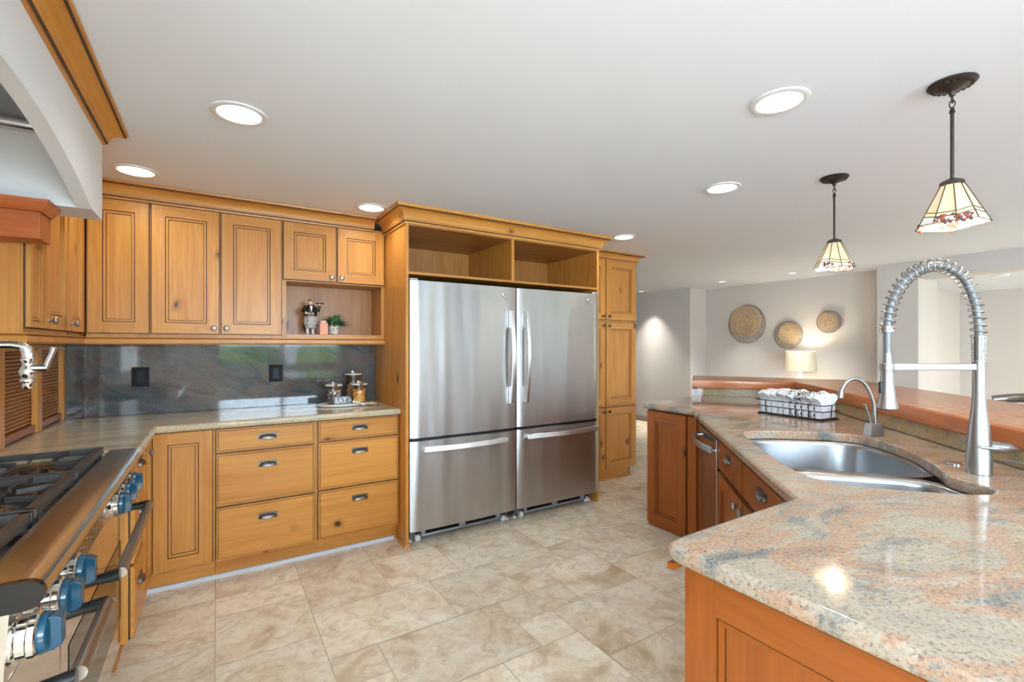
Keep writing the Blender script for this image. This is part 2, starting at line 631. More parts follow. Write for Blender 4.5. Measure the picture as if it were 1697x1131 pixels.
def tiles():
    mb_v, mb_f, tint, mi = [], [], [], []
    c, gap = .2032, .004
    x0, y0 = XL, -3.0
    nx, ny = int((XR - x0) / c) + 2, int((8.0 - y0) / c) + 1
    occ = [[False] * ny for _ in range(nx)]
    rnd = random.Random(11)
    sizes = [(3, 2), (2, 2), (3, 2), (2, 2), (2, 1), (1, 1)]
    wts = [6, 5, 4, 4, 2, .6]
    for j in range(ny):
        for i in range(nx):
            if occ[i][j]:
                continue
            opts = [(s, w) for s, w in zip(sizes, wts)
                    if i + s[0] <= nx and j + s[1] <= ny and all(not occ[i + a][j + b] for a in range(s[0]) for b in range(s[1]))]
            if not opts:
                opts = [((1, 1), 1)]
            s = rnd.choices([o[0] for o in opts], [o[1] for o in opts])[0]
            for a in range(s[0]):
                for b in range(s[1]):
                    if i + a < nx and j + b < ny:
                        occ[i + a][j + b] = True
            xa, xb = x0 + i * c + gap / 2, x0 + (i + s[0]) * c - gap / 2
            ya, yb = y0 + j * c + gap / 2, y0 + (j + s[1]) * c - gap / 2
            k = len(mb_v)
            mb_v += [(xa, ya, 0), (xb, ya, 0), (xb, yb, 0), (xa, yb, 0)]
            mb_f.append((k, k + 1, k + 2, k + 3))
            tint.append((rnd.random(), rnd.random(), rnd.random(), 1))
            mi.append(0)
    k = len(mb_v)
    mb_v += [(x0, y0, -.002), (XR + .4, y0, -.002), (XR + .4, 8.1, -.002), (x0, 8.1, -.002)]
    mb_f.append((k, k + 1, k + 2, k + 3))
    tint.append((.5, .5, .5, 1))
    mi.append(1)
    me = bpy.data.meshes.new('floor')
    me.from_pydata(mb_v, [], mb_f)
    me.materials.append(TILE)
    me.materials.append(GROUT)
    for i, p in enumerate(me.polygons):
        p.material_index = mi[i]
    at = me.attributes.new('tint', 'FLOAT_COLOR', 'FACE')
    for i in range(len(tint)):
        at.data[i].color = tint[i]
    o = bpy.data.objects.new('floor', me)
    COL.objects.link(o)
    return struct(o)


tiles()
struct(MB().box(XL - .15, XR + .4, YF - .15, 8.1, H, H + .12).build('ceiling', CEIL))
struct(MB().box(XL - .15, XL, YF - .15, -2.22, 0, H).box(XL - .15, XL, -.38, YB + .15, 0, H).box(XL - .15, XL, -2.22, -.38, 0, .93).box(XL - .15, XL, -2.22, -.38, 2.07, H).build('wall_left', WALLP))
struct(MB().box(XL, 3.66, YB, YB + .15, 0, H).build('wall_back', WALLP))
# the end of the kitchen wall, then the living area beyond
struct(MB().box(3.66 - .15, 3.66, YB + .15, 8.0, 0, H).build('wall_passage', WALLP))
struct(MB().box(3.5, 6.5, 7.95, 8.1, 0, H).build('wall_far', WALLP))
struct(MB().box(6.36, 6.55, 4.78, 8.0, 0, H).box(6.55, 6.95, 4.78, 4.93, 0, H).build('wall_right', WALLP))
struct(MB().box(6.76, 6.95, 2.30, 4.78, 0, H).build('wall_baskets', WALLP))
struct(MB().box(6.38, 6.95, 1.93, 2.30, 0, H).box(6.38, 6.62, YF, 1.93, 2.05, H).box(6.38, 6.62, YF, -.9, 0, 2.05).build('wall_pier', WALLP))
struct(MB().box(8.6, 8.75, YF, 2.3, 0, H).box(6.95, 8.75, 2.15, 2.30, 0, H).build('wall_hall', WALLP))
struct(MB().box(6.62, 8.6, YF, 2.15, 2.05, 2.09).build('ceiling_hall', CEIL))
struct(MB().box(6.343, 6.36, 4.78, 7.95, 0, .09).build('baseboard_right', plain('dark_baseboard', srgb(150, 138, 126), .5)))

# wall behind the camera with a wide garden window and added unseen openings
WINS = [(.0, 2.15, .92, 2.08), (2.93, 3.27, .05, 2.08), (3.77, 4.03, .05, 2.08), (4.86, 5.14, .05, 2.08), (5.95, 8.35, .05, 2.08)]  # narrow ones shaped to streak the steel, last one added for brightness
w = MB()
xs = [XL - .15]
for a, b, z0, z1 in WINS:
    w.box(xs[-1], a, YF - .15, YF, 0, H)
    w.box(a, b, YF - .15, YF, z1, H)
    if z0 > 0:
        w.box(a, b, YF - .15, YF, 0, z0)
    xs.append(b)
w.box(xs[-1], XR, YF - .15, YF, 0, H)
struct(w.build('wall_front', WALLP))
for k, (a, b, z0, z1) in enumerate(WINS):
    root = bpy.data.objects.new('window_%d' % (k + 1), None)
    root.location = ((a + b) / 2, YF - .08, z0)
    COL.objects.link(root)
    struct(root)
    fr = MB()
    t = .055
    fr.box(a, a + t, YF - .12, YF - .04, z0, z1).box(b - t, b, YF - .12, YF - .04, z0, z1)
    fr.box(a, b, YF - .12, YF - .04, z0, z0 + t).box(a, b, YF - .12, YF - .04, z1 - t, z1)
    n = {0: 2, 4: 3}.get(k, 1)
    for i in range(1, n):
        xm = a + (b - a) * i / n
        fr.box(xm - .03, xm + .03, YF - .12, YF - .04, z0, z1)
    fr.build('window_frame', TRIMW, root)
    MB().box(a + t, b - t, YF - .084, YF - .078, z0 + t, z1 - t).build('pane', PANE, root)

root = bpy.data.objects.new('window_6', None)  # unseen left-wall window added to lift the light on the ceiling
root.location = (XL - .08, -1.3, .93)
COL.objects.link(root)
struct(root)
fr = MB()
for a, b, c, d in ((-2.22, -2.165, .93, 2.07), (-.435, -.38, .93, 2.07), (-1.33, -1.27, .93, 2.07), (-2.165, -.435, .93, .985), (-2.165, -.435, 2.015, 2.07)):
    fr.box(XL - .12, XL - .04, a, b, c, d)
fr.build('window_frame', TRIMW, root)
MB().box(XL - .084, XL - .078, -2.165, -.435, .985, 2.015).build('pane', PANE, root)

# garden seen only as a reflection in stone and steel
LEAF = NT('hedge_leaves')
_n = LEAF.noise(LEAF.coords(), 9, 5, .7)
LEAF.l(LEAF.ramp(_n, [(.35, srgb(52, 84, 44)), (.55, srgb(104, 142, 84)), (.75, srgb(150, 178, 128))]), LEAF.b.inputs['Base Color'])
LEAF.set(Roughness=.7)
LEAF = LEAF.mat
struct(MB().box(-6, 14, -14, -5.4, -.25, -.12).build('exterior_lawn', plain('lawn', srgb(120, 150, 90), .9)))
struct(MB().box(-6, 14, -5.4, YF - .16, -.25, -.10).build('exterior_patio', plain('pale_concrete', srgb(226, 226, 224), .9)))  # unseen pale slab added to bounce light up to the ceiling
struct(MB().box(XL - .4, XR + .5, YF - .6, 8.4, H + .13, H + .30).build('roof', plain('roof_felt', srgb(120, 116, 110), .9)))
rb = random.Random(3)
for i, (x, y, r, h) in enumerate([(-1.9, -6.2, 1.1, 2.0), (.6, -6.6, 1.0, 1.5), (2.9, -6.4, 1.05, 1.8), (5.3, -6.8, 1.1, 1.4), (7.8, -6.4, 1.1, 1.9)]):
    b = MB()
    b.ball((x, y, h * .45), r, r * .8, h * .62, 28, 18)
    for p in b.v:
        d = Vector((p.x - x, p.y - y, p.z - h * .45))
        p += d.normalized() * rb.uniform(-.09, .08)
    tag(b.build('garden_shrub', LEAF, origin=(x, y, -.12)), 'rounded green shrub on the lawn outside the windows behind the viewer', 'shrub',
        'shrubs outside the windows')

# ------------------------------------------------------------------ cabinet builders
X, Y, Z = Vector((1, 0, 0)), Vector((0, 1, 0)), Vector((0, 0, 1))


def knob_at(p, N, parent, r=.0155):
    MB().lathe([(.0065, 0), (.0055, .010), (.007, .016), (r * .92, .019), (r, .024), (r * .85, .029), (r * .35, .032)], p, N, 16).build(
        'knob', ST_SATIN if r > .015 else PEWTER, parent)


def cup_pull(p, U, N, parent, a=.046, d=.022, b=.024):
    """bin pull: a flanged half dome, open below"""
    U, N = Vector(U), Vector(N)
    mb = MB()
    P, F = [], []
    nu, nv = 14, 6
    for i in range(nv + 1):
        t = (math.pi / 2) * i / nv
        for j in range(nu + 1):
            s = math.pi * j / nu
            P.append(Vector(p) + U * (-a * math.cos(s)) + N * (.002 + d * math.sin(s) ** .7 * math.sin(t)) + Z * (b * math.sin(s) ** .6 * math.cos(t)))
    for i in range(nv):
        for j in range(nu):
            F.append((i * (nu + 1) + j, i * (nu + 1) + j + 1, (i + 1) * (nu + 1) + j + 1, (i + 1) * (nu + 1) + j))
    mb.add(P, F)
    mb.obox(p, U, Z, N, -a - .004, a + .004, b - .003, b + .005, 0, .005)
    mb.obox(p, U, Z, N, -a - .004, -a + .008, -.006, b + .002, 0, .004)
    mb.obox(p, U, Z, N, a - .008, a + .004, -.006, b + .002, 0, .004)
    return mb.build('cup_pull', PEWTER, parent, recalc=True)


def mats_for(U, W):
    ax = 'x' if abs(Vector(U).x) > .9 else ('y' if abs(Vector(U).y) > .9 else None)
    hz = W['d'] if ax is None else W[ax]
    return [W['z'], hz, GLAZE_SHADE]


def door(parent, O, U, N, w, h, W=WOOD, fw=.062, name='door', knob=None, t=.020, pull=None, kr=.0165):
    """framed door: O is the lower corner on the carcass face, U along the width, N outward"""
    O, U, N = Vector(O), Vector(U), Vector(N)
    mb = MB()
    B = lambda u0, u1, v0, v1, n0, n1, m=0: mb.obox(O, U, Z, N, u0, u1, v0, v1, n0, n1, m)
    B(0, fw, 0, h, .001, t)
    B(w - fw, w, 0, h, .001, t)
    B(fw, w - fw, 0, fw, .001, t, 1)
    B(fw, w - fw, h - fw, h, .001, t, 1)
    g = .0045
    u0, u1, v0, v1 = fw, w - fw, fw, h - fw
    for k, (gw, nn, m) in enumerate(((g, .010, 2), (.010, .0155, 0), (.0035, .0085, 2))):
        B(u0, u0 + gw, v0, v1, .001, nn, m)
        B(u1 - gw, u1, v0, v1, .001, nn, m)
        mm = 1 if m == 0 else m
        B(u0 + gw, u1 - gw, v0, v0 + gw, .001, nn, mm)
        B(u0 + gw, u1 - gw, v1 - gw, v1, .001, nn, mm)
        u0, u1, v0, v1 = u0 + gw, u1 - gw, v0 + gw, v1 - gw
    B(u0, u1, v0, v1, .001, .009)
    # dark strips round the door, painted for the shadow in the gap
    e = .0045
    B(-e, 0, -e, h + e, 0, .006, 2)
    B(w, w + e, -e, h + e, 0, .006, 2)
    B(0, w, -e, 0, 0, .006, 2)
    B(0, w, h, h + e, 0, .006, 2)
    d = mb.build(name, mats_for(U, W), parent, smooth=0)
    if knob:
        knob_at(O + U * knob[0] + Z * knob[1] + N * t, N, d, kr)
    return d


def drawer(parent, O, U, N, w, h, W=WOOD, t=.020, pull=True, name='drawer', a=.046, pz=None):
    O, U, N = Vector(O), Vector(U), Vector(N)
    mb = MB()
    B = lambda u0, u1, v0, v1, n0, n1, m=0: mb.obox(O, U, Z, N, u0, u1, v0, v1, n0, n1, m)
    i = .010
    B(i, w - i, i, h - i, .001, t, 1)
    B(0, i - .003, 0, h, .001, t - .003, 1)
    B(w - i + .003, w, 0, h, .001, t - .003, 1)
    B(i - .003, w - i + .003, 0, i - .003, .001, t - .003, 1)
    B(i - .003, w - i + .003, h - i + .003, h, .001, t - .003, 1)
    B(i - .003, w - i + .003, i - .003, h - i + .003, .001, t - .008, 2)
    e = .004  # dark strips painted round the drawer front for the gap shadow
    B(-e, 0, -e, h + e, 0, .006, 2)
    B(w, w + e, -e, h + e, 0, .006, 2)
    B(0, w, -e, 0, 0, .006, 2)
    B(0, w, h, h + e, 0, .006, 2)
    d = mb.build(name, mats_for(U, W), parent, smooth=0)
    if pull:
        cup_pull(O + U * w / 2 + Z * (pz if pz is not None else h / 2) + N * t, U, N, d, a)
    return d


def part(mb, name, m, parent, **k):
    return mb.build(name, m, parent, **k)


# ------------------------------------------------------------------ base cabinets along the back wall
ZC = .86                      # underside of the worktop
FB = 3.12                     # carcass face of the base run


def base_carcass(root, x0, x1, kick=True):
    part(MB().box(x0, x1, FB, YB - .002, .105, ZC - .001), 'carcass', WOOD['z'], root, smooth=0)
    if kick:
        part(MB().box(x0, x1, 3.16, 3.18, .0, .104), 'toe_kick', WOOD['x'], root, smooth=0)


r = thing('base_cabinet', 'corner base cabinet with two tall narrow framed doors meeting in the inside corner', 'cabinet', (-.15, 3.4, 0))
part(MB().box(-1.0, -.005, FB, YB - .002, .105, ZC - .001).box(-1.0, -.305, 2.79, FB, .105, ZC - .001), 'carcass', WOOD['z'], r, smooth=0)
part(MB().box(-.345, -.005, 3.16, 3.18, 0, .104).box(-.365, -.345, 2.79, 3.18, 0, .104), 'toe_kick', WOOD['x'], r, smooth=0)
door(r, (-.282, FB, .119), X, -Y, .264, .735)
door(r, (-.305, 2.80, .119), Y, X, .285, .735, knob=(.035, .69))
r = thing('drawer_cabinet', 'wide three-drawer base cabinet between the corner door and the narrower drawers', 'cabinet', (.257, 3.4, 0))
base_carcass(r, -.004, .526)
for z0, z1 in ((.725, .852), (.424, .712), (.117, .409)):
    drawer(r, (.002, FB, z0), X, -Y, .512, z1 - z0, pz=(z1 - z0) * (.45 if z1 > .8 else .68))
r = thing('drawer_cabinet', 'narrower three-drawer base cabinet against the tall fridge side panel', 'cabinet', (.79, 3.4, 0))
base_carcass(r, .527, 1.052)
for z0, z1 in ((.730, .852), (.430, .716), (.117, .414)):
    drawer(r, (.538, FB, z0), X, -Y, .506, z1 - z0, pz=(z1 - z0) * (.45 if z1 > .8 else .72))
r = thing('drawer_cabinet', 'slim drawer cabinet squeezed between the range and the corner cabinet', 'cabinet', (-.6, 2.62, 0))
part(MB().box(-1.0, -.305, 2.465, 2.788, .105, ZC - .001), 'carcass', WOOD['z'], r, smooth=0)
part(MB().box(-.365, -.345, 2.465, 2.788, 0, .104), 'toe_kick', WOOD['y'], r, smooth=0)
for z0, z1 in ((.725, .852), (.424, .712), (.117, .409)):
    drawer(r, (-.305, 2.475, z0), Y, X, .300, z1 - z0, pz=(z1 - z0) * .6, a=.04)
tag(MB().box(-.342, 1.03, 3.145, 3.159, 0, .022).build('floor_trim', plain('white_floor_trim', srgb(206, 212, 220), .4), origin=(.3, 3.15, 0)),
    'thin pale trim strip along the floor under the back base cabinets', 'trim')


# ------------------------------------------------------------------ worktops
def slab(name, outer, holes, z0, z1, mat, r=.012, origin=(0, 0, 0), hole_r=.006):
    """stone slab with an eased edge, outer ring counter-clockwise, with cut-outs"""
    mb = MB()

    def ring_prof(rr):
        prof = []
        for k in range(5):
            a = math.pi / 2 * k / 4
            prof.append((rr * (1 - math.cos(a)), z0 + rr * (1 - math.sin(a))))
        prof = prof[::-1]                       # from inset bottom to edge
        top = [(rr * (1 - math.cos(math.pi / 2 * k / 4)), z1 - rr * (1 - math.sin(math.pi / 2 * k / 4))) for k in range(5)]
        return prof + top
    bm = bmesh.new()

    def inset(ring, d):
        n = len(ring)
        out = []
        for i in range(n):
            a, b, c = Vector(ring[i - 1]), Vector(ring[i]), Vector(ring[(i + 1) % n])
            d1, d2 = (b - a).normalized(), (c - b).normalized()
            n1, n2 = Vector((-d1.y, d1.x)), Vector((-d2.y, d2.x))
            mv = n1 + n2
            mv = mv / max(mv.dot(n1), .2)
            out.append(b + mv * d)
        return out
    caps = {z0: [], z1: []}
    for ring, rr in [(outer, r)] + [(h[::-1], hole_r) for h in holes]:
        rows = []
        for d, z in ring_prof(rr):
            rows.append([bm.verts.new((p.x, p.y, z)) for p in inset(ring, d)])
        n = len(ring)
        for a, b in zip(rows, rows[1:]):
            for i in range(n):
                bm.faces.new((a[i], a[(i + 1) % n], b[(i + 1) % n], b[i]))
        caps[z0].append(rows[0])
        caps[z1].append(rows[-1])
    for z, rings in caps.items():
        edges = []
        for vs in rings:
            for i in range(len(vs)):
                e = bm.edges.get((vs[i], vs[(i + 1) % len(vs)]))
                edges.append(e)
        bmesh.ops.triangle_fill(bm, edges=edges, use_beauty=True, use_dissolve=False)
    bmesh.ops.recalc_face_normals(bm, faces=bm.faces[:])
    for f in bm.faces:
        f.smooth = True
    for e in bm.edges:
        if len(e.link_faces) == 2:
            up = [abs(f.normal.z) > .9999 for f in e.link_faces]
            e.smooth = e.calc_face_angle(0) < math.radians(40) and up[0] == up[1]
    me = bpy.data.meshes.new(name)
    for v in bm.verts:
        v.co -= Vector(origin)
    bm.to_mesh(me)
    bm.free()
    me.materials.append(mat)
    o = bpy.data.objects.new(name, me)
    o.location = origin
    COL.objects.link(o)
    return o


o = slab('worktop', [(-1.018, 2.465), (-.262, 2.465), (-.262, 3.07), (1.052, 3.07), (1.052, 3.698), (-1.018, 3.698)], [], ZC, .90, GR_PERIM, .014)
tag(o, 'olive and beige polished granite worktop on the base cabinets of the back wall', 'worktop')
o = MB().box(-.733, 1.052, 3.672, 3.698, .901, 1.36).build('backsplash', GR_SPLASH_SHADED, bevel=.001, origin=(.2, 3.68, .9))
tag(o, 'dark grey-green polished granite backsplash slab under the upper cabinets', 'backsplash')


# ------------------------------------------------------------------ upper cabinets
FU = 3.44
ZU0, ZU1 = 1.397, 2.147
r = thing('wall_cabinet', 'single-door upper cabinet in the corner beside the white hood', 'cabinet', (-.46, 3.57, 1.39))
part(MB().box(-.606, -.3235, FU, YB - .002, 1.375, ZU1 + .02), 'carcass', WOOD['z'], r, smooth=0)
door(r, (-.598, FU, ZU0), X, -Y, .268, ZU1 - ZU0)
r = thing('wall_cabinet', 'two-door upper cabinet with full-height doors and a pair of knobs on the back wall', 'cabinet', (.02, 3.57, 1.39))
part(MB().box(-.3225, .3695, FU, YB - .002, 1.375, ZU1 + .02), 'carcass', WOOD['z'], r, smooth=0)
door(r, (-.316, FU, ZU0), X, -Y, .331, ZU1 - ZU0, knob=(.305, .035))
door(r, (.029, FU, ZU0), X, -Y, .333, ZU1 - ZU0, knob=(.026, .035))
r = thing('wall_cabinet', 'short two-door upper cabinet over an open display niche next to the fridge panel', 'cabinet', (.71, 3.57, 1.39))
c = MB().box(.371, 1.052, FU, YB - .002, 1.755, ZU1 + .02).box(.371, .395, FU, YB - .002, 1.375, 1.755).box(1.030, 1.052, FU, YB - .002, 1.375, 1.755)
part(c, 'carcass', WOOD['z'], r, smooth=0)
part(MB().box(.396, 1.029, FU, YB - .016, 1.375, 1.400), 'niche_shelf', WOOD['x'], r, smooth=0)
part(MB().box(.396, 1.029, YB - .015, YB - .003, 1.375, 1.754), 'niche_back', INNER['z'], r, smooth=0)
door(r, (.378, FU, 1.768), X, -Y, .326, ZU1 - 1.768, knob=(.300, .030))
door(r, (.720, FU, 1.768), X, -Y, .324, ZU1 - 1.768, knob=(.026, .030))
r = thing('wall_cabinet', 'upper cabinet on the left wall with two framed doors, beside the pot filler', 'cabinet', (-.8, 2.95, 1.39))
part(MB().box(XL + .002, -.627, 2.525, YB - .002, 1.375, ZU1 + .02), 'carcass', WOOD['z'], r, smooth=0)
part(MB().box(XL + .002, -.632, 2.513, 2.5245, 1.375, ZU1 + .02), 'side_panel', WOOD['z'], r, smooth=0)
door(r, (-.627, 2.53, ZU0), Y, X, .175, ZU1 - ZU0, fw=.024)
door(r, (-.627, 2.724, ZU0), Y, X, .349, ZU1 - ZU0, knob=(.033, .036))
door(r, (-.627, 3.092, ZU0), Y, X, .320, ZU1 - ZU0, knob=(.033, .036))

# light rail under the uppers and crown above them
RAIL = [(0, 1.331), (.012, 1.331), (.018, 1.340), (.018, 1.362), (.010, 1.366), (.022, 1.370), (.022, 1.3745), (0, 1.3745)]
o = MB().sweep([(1.052, FU + .0), (-.627, FU), (-.627, 2.520), (XL + .003, 2.520)], RAIL, 0).build('light_rail', [WOOD['x'], GLAZE_SHADE], origin=(.2, FU, 1.33), smooth=20)
tag(o, 'moulded wooden light rail running under the upper cabinets', 'moulding')


def crown(name, path, z0, z1, proj, label, mat, origin):
    h = z1 - z0
    prof = [(0, z0), (.010, z0), (.012, z0 + .12 * h), (.020, z0 + .18 * h), (.022, z0 + .26 * h)]
    for k in range(7):                                # cove
        a = math.pi / 2 * k / 6
        prof.append((.024 + (proj - .036) * (1 - math.cos(a)), z0 + .28 * h + .50 * h * math.sin(a)))
    prof += [(proj - .010, z0 + .82 * h), (proj - .002, z0 + .86 * h), (proj, z0 + .93 * h), (proj, z1), (0, z1)]
    mb = MB()
    mb.sweep(path, prof, 0)
    # dark glaze caught in the two quirks of the moulding
    for q in (.15, .80):
        off = .0165 if q < .5 else proj - .0105
        mb.sweep(path, [(off - .004, z0 + q * h - .003), (off + .0035, z0 + q * h - .003), (off + .0035, z0 + q * h + .002), (off - .004, z0 + q * h + .002)], 1)
    o = mb.build(name, [mat, GLAZE_SHADE], origin=origin, smooth=30)
    return tag(o, label, 'moulding')


crown('crown_moulding', [(.967, 3.42), (-.607, 3.42)], 2.150, H - .001, .085, 'crown moulding running along the top of the upper cabinets on the back wall', WOOD['x'], (.2, 3.42, 2.15))

# ------------------------------------------------------------------ fridge surround
YP = 2.975
r = thing('refrigerator_surround', 'tall wooden surround with open cubbies above the two steel refrigerators', 'cabinet', (1.9, 3.35, 0))
part(MB().box(1.054, 1.073, YP, YB - .002, 0, 2.15), 'side_panel', WOOD['z'], r, smooth=0)
part(MB().box(2.729, 2.749, YP, YB - .002, 0, 2.15), 'side_panel', WOOD['z'], r, smooth=0)
part(MB().box(1.0735, 2.7285, YP, YB - .02, 1.798, 1.814), 'shelf', WOOD['x'], r, smooth=0)
part(MB().box(1.0735, 2.7285, YP, YB - .02, 2.120, 2.149), 'top_panel', INNER['x'], r, smooth=0)
part(MB().box(1.874, 1.899, YP, YB - .02, 1.8145, 2.1195), 'divider', WOOD['z'], r, smooth=0)
part(MB().box(1.0735, 2.7285, YB - .019, YB - .003, 1.6, 2.15), 'back_panel', INNER['z'], r, smooth=0)
part(MB().sweep([(1.053, 3.094), (1.053, YP - .001), (1.073, YP - .001)], [(0, 0), (-.016, 0), (-.016, .008), (-.008, .020), (0, .022)][::-1], 0), 'base_shoe', WOOD['y'], r)
cr = crown('crown', [(2.749, 3.300), (2.749, YP), (1.054, YP), (1.054, FU - .02)], 2.128, H - .001, .085, '', WOOD['x'], (0, 0, 0))
for k in ('label', 'category'):
    del cr[k]
cr.parent = r
cr.location = (-1.9, -3.35, 0)


# ------------------------------------------------------------------ refrigerators
def fridge(x0, x1, label, hand):
    w = x1 - x0
    yf = 2.950                                        # front of the doors
    yb = 3.035                                        # front of the box
    r = thing('refrigerator', label, 'refrigerator', ((x0 + x1) / 2, 3.33, 0), 'pair of steel refrigerators')
    part(MB().box(x0 + .004, x1 - .004, yb + .002, 3.66, .075, 1.745), 'body', plain('fridge_case', srgb(60, 60, 62), .5), r, smooth=0)

    def leaf(z0, z1, name):
        # slightly bowed steel front with rolled edges
        n = 24
        poly = []
        for i in range(n + 1):
            t = i / n
            xx = x0 + w * t
            d = min(t, 1 - t) * w
            edge = .012 * max(0, 1 - d / .012) ** 2
            poly.append((xx, yf + edge - .008 * math.sin(math.pi * t)))
        poly += [(x1, yb), (x0, yb)]
        mb = MB().prism(poly, z0, z1)
        return part(mb, name, ST_FRIDGE, r, smooth=30)
    up = leaf(.712, 1.756, 'door')
    lo = leaf(.095, .690, 'freezer_drawer')
    part(MB().box(x0 + .003, x1 - .003, yf + .03, yb, .690, .712), 'gasket', BLACK, r, smooth=0)
    # door handle: a gently bowed bar with solid ends
    hx = x1 - .060 if hand == 'r' else x0 + .066
    pts, za, zb = [], .895, 1.585
    for i in range(13):
        t = i / 12
        pts.append((hx, yf - .030 - .030 * math.sin(math.pi * t), za + (zb - za) * t))
    hb = MB()
    P = [Vector(p) for p in pts]
    for a, b in zip(P, P[1:]):
        pass
    prof = [(-.014, .009), (.014, .009), (.014, -.009), (-.014, -.009)]
    vs, fs = [], []
    for p in P:
        for u, nn in prof:
            vs.append((p.x + u, p.y - nn, p.z))
    for i in range(len(P) - 1):
        for j in range(4):
            fs.append((i * 4 + j, i * 4 + (j + 1) % 4, (i + 1) * 4 + (j + 1) % 4, (i + 1) * 4 + j))
    fs += [(0, 1, 2, 3), tuple(range(len(vs) - 4, len(vs)))]
    hb.add(vs, fs)
    hb.box(hx - .013, hx + .013, yf - .034, yf - .004, za, za + .13)
    hb.box(hx - .013, hx + .013, yf - .034, yf - .004, zb - .13, zb)
    part(hb, 'handle', FR_HANDLE, up, bevel=.003)
    # freezer handle
    xa, xb = x0 + .085, x1 - .095
    if hand == 'l':
        xa, xb = x0 + .075, x1 - .03
    vs, fs = [], []
    for i in range(15):
        t = i / 14
        xx = xa + (xb - xa) * t
        yy = yf - .026 - .030 * math.sin(math.pi * t)
        for u, nn in ((-.014, .014), (.014, .004), (.014, -.009), (-.014, -.009)):
            vs.append((xx, yy - nn, .638 + u * 1.25))
    for i in range(14):
        for j in range(4):
            fs.append((i * 4 + j, i * 4 + (j + 1) % 4, (i + 1) * 4 + (j + 1) % 4, (i + 1) * 4 + j))
    fs += [(0, 1, 2, 3), tuple(range(len(vs) - 4, len(vs)))]
    hb = MB().add(vs, fs)
    hb.box(xa, xa + .03, yf - .030, yf - .004, .626, .650).box(xb - .03, xb, yf - .030, yf - .004, .626, .650)
    part(hb, 'handle', FR_HANDLE, lo, bevel=.003)
    # oval badge, hinge cap, dot
    bx = x1 - .110
    part(MB().lathe([(.028, 0), (.028, .002), (.022, .004)], (bx, yf - .008, 1.690), (0, -1, 0), 24, su=.36, sv=1.0), 'badge', CHROME, up)
    hxp = x0 + .03 if hand == 'r' else x1 - .03
    part(MB().box(hxp - .03, hxp + .03, yf + .012, yf + .075, 1.757, 1.773), 'hinge_cap', PALEMETAL, r, bevel=.006)
    sx = x0 + .035 if hand == 'r' else x1 - .03
    part(MB().lathe([(.005, 0), (.005, .002), (.002, .004)], (sx, yf + .0005, 1.54), (0, -1, 0), 12), 'screw_cap', PEWTER, up)
    # open base: pale rail with dark slots, rollers and levelling feet
    part(MB().box(x0 + .02, x1 - .02, yb + .03, yb + .034, .015, .094), 'base_void', DARKVOID, r, smooth=0)
    g = MB()
    g.box(x0 + .10, x1 - .10, yb - .012, yb + .006, .022, .038)
    g.box(x0 + .10, x1 - .10, yb - .012, yb + .006, .080, .0945)
    xm = (x0 + x1) / 2
    for a, b in ((x0 + .10, x0 + .135), (xm - .025, xm + .025), (x1 - .135, x1 - .10)):
        g.box(a, b, yb - .012, yb + .006, .038, .080)
    part(g, 'base_grille', PALEMETAL, r, bevel=.004)
    for xw in (x0 + .075, x1 - .075):
        c = part(MB().box(xw - .028, xw - .018, yb - .02, yb + .03, .03, .092).box(xw - .028, xw + .028, yb + .02, yb + .03, .06, .092).box(xw + .018, xw + .028, yb - .02, yb + .03, .03, .092)
                 .box(xw - .05, xw - .028, yb - .005, yb + .03, .022, .09), 'caster_bracket', GREYPL, r, smooth=0)
        part(MB().lathe([(.018, -.016), (.022, -.013), (.022, .013), (.018, .016)], (xw, yb - .008, .0225), (1, 0, 0), 18), 'roller', WHITEPL, c)
        part(MB().lathe([(.014, 0), (.014, .012), (.006, .014), (.006, .03)], (xw - .045 if xw < xm else xw + .045, yb + .01, 0), (0, 0, 1), 14), 'levelling_foot', WHITEPL, r)
    return r


fridge(1.076, 1.904, 'steel refrigerator next to the wooden side panel, its door handle on the right', 'r')
fridge(1.912, 2.728, 'steel refrigerator next to the pantry cabinet, its door handle on the left', 'l')

# ------------------------------------------------------------------ pantry
FP = 3.38
r = thing('pantry_cabinet', 'tall narrow pantry cabinet with six framed doors right of the refrigerators', 'cabinet', (3.2, 3.55, 0))
part(MB().box(2.751, 3.622, FP, YB - .002, .105, 2.175), 'carcass', WOOD['z'], r, smooth=0)
part(MB().box(2.751, 3.57, 3.42, 3.44, .0, .104), 'toe_kick', WOOD['x'], r, smooth=0)
part(MB().box(2.751, 3.585, 3.404, 3.419, .0, .022), 'base_shoe', WOOD['x'], r, smooth=0)
part(MB().box(3.585, 3.60, 3.44, 3.455, .0, .104), 'corner_foot', BLACK, r, smooth=0)
for (z0, z1, ka) in ((1.576, 2.160, .035), (.741, 1.552, .811 - .035), (.119, .717, .598 - .035)):
    for (xa, xb, kx) in ((2.775, 3.190, .415 - .03), (3.204, 3.612, .03)):
        door(r, (xa, FP, z0), X, -Y, xb - xa, z1 - z0, knob=(kx, ka), fw=.066, kr=.0148)
cr = crown('crown', [(3.622, YB - .01), (3.622, FP), (2.751, FP)], 2.162, H - .001, .075, '', WOOD['x'], (0, 0, 0))
for k in ('label', 'category'):
    del cr[k]
cr.parent = r
cr.location = (-3.2, -3.55, 0)

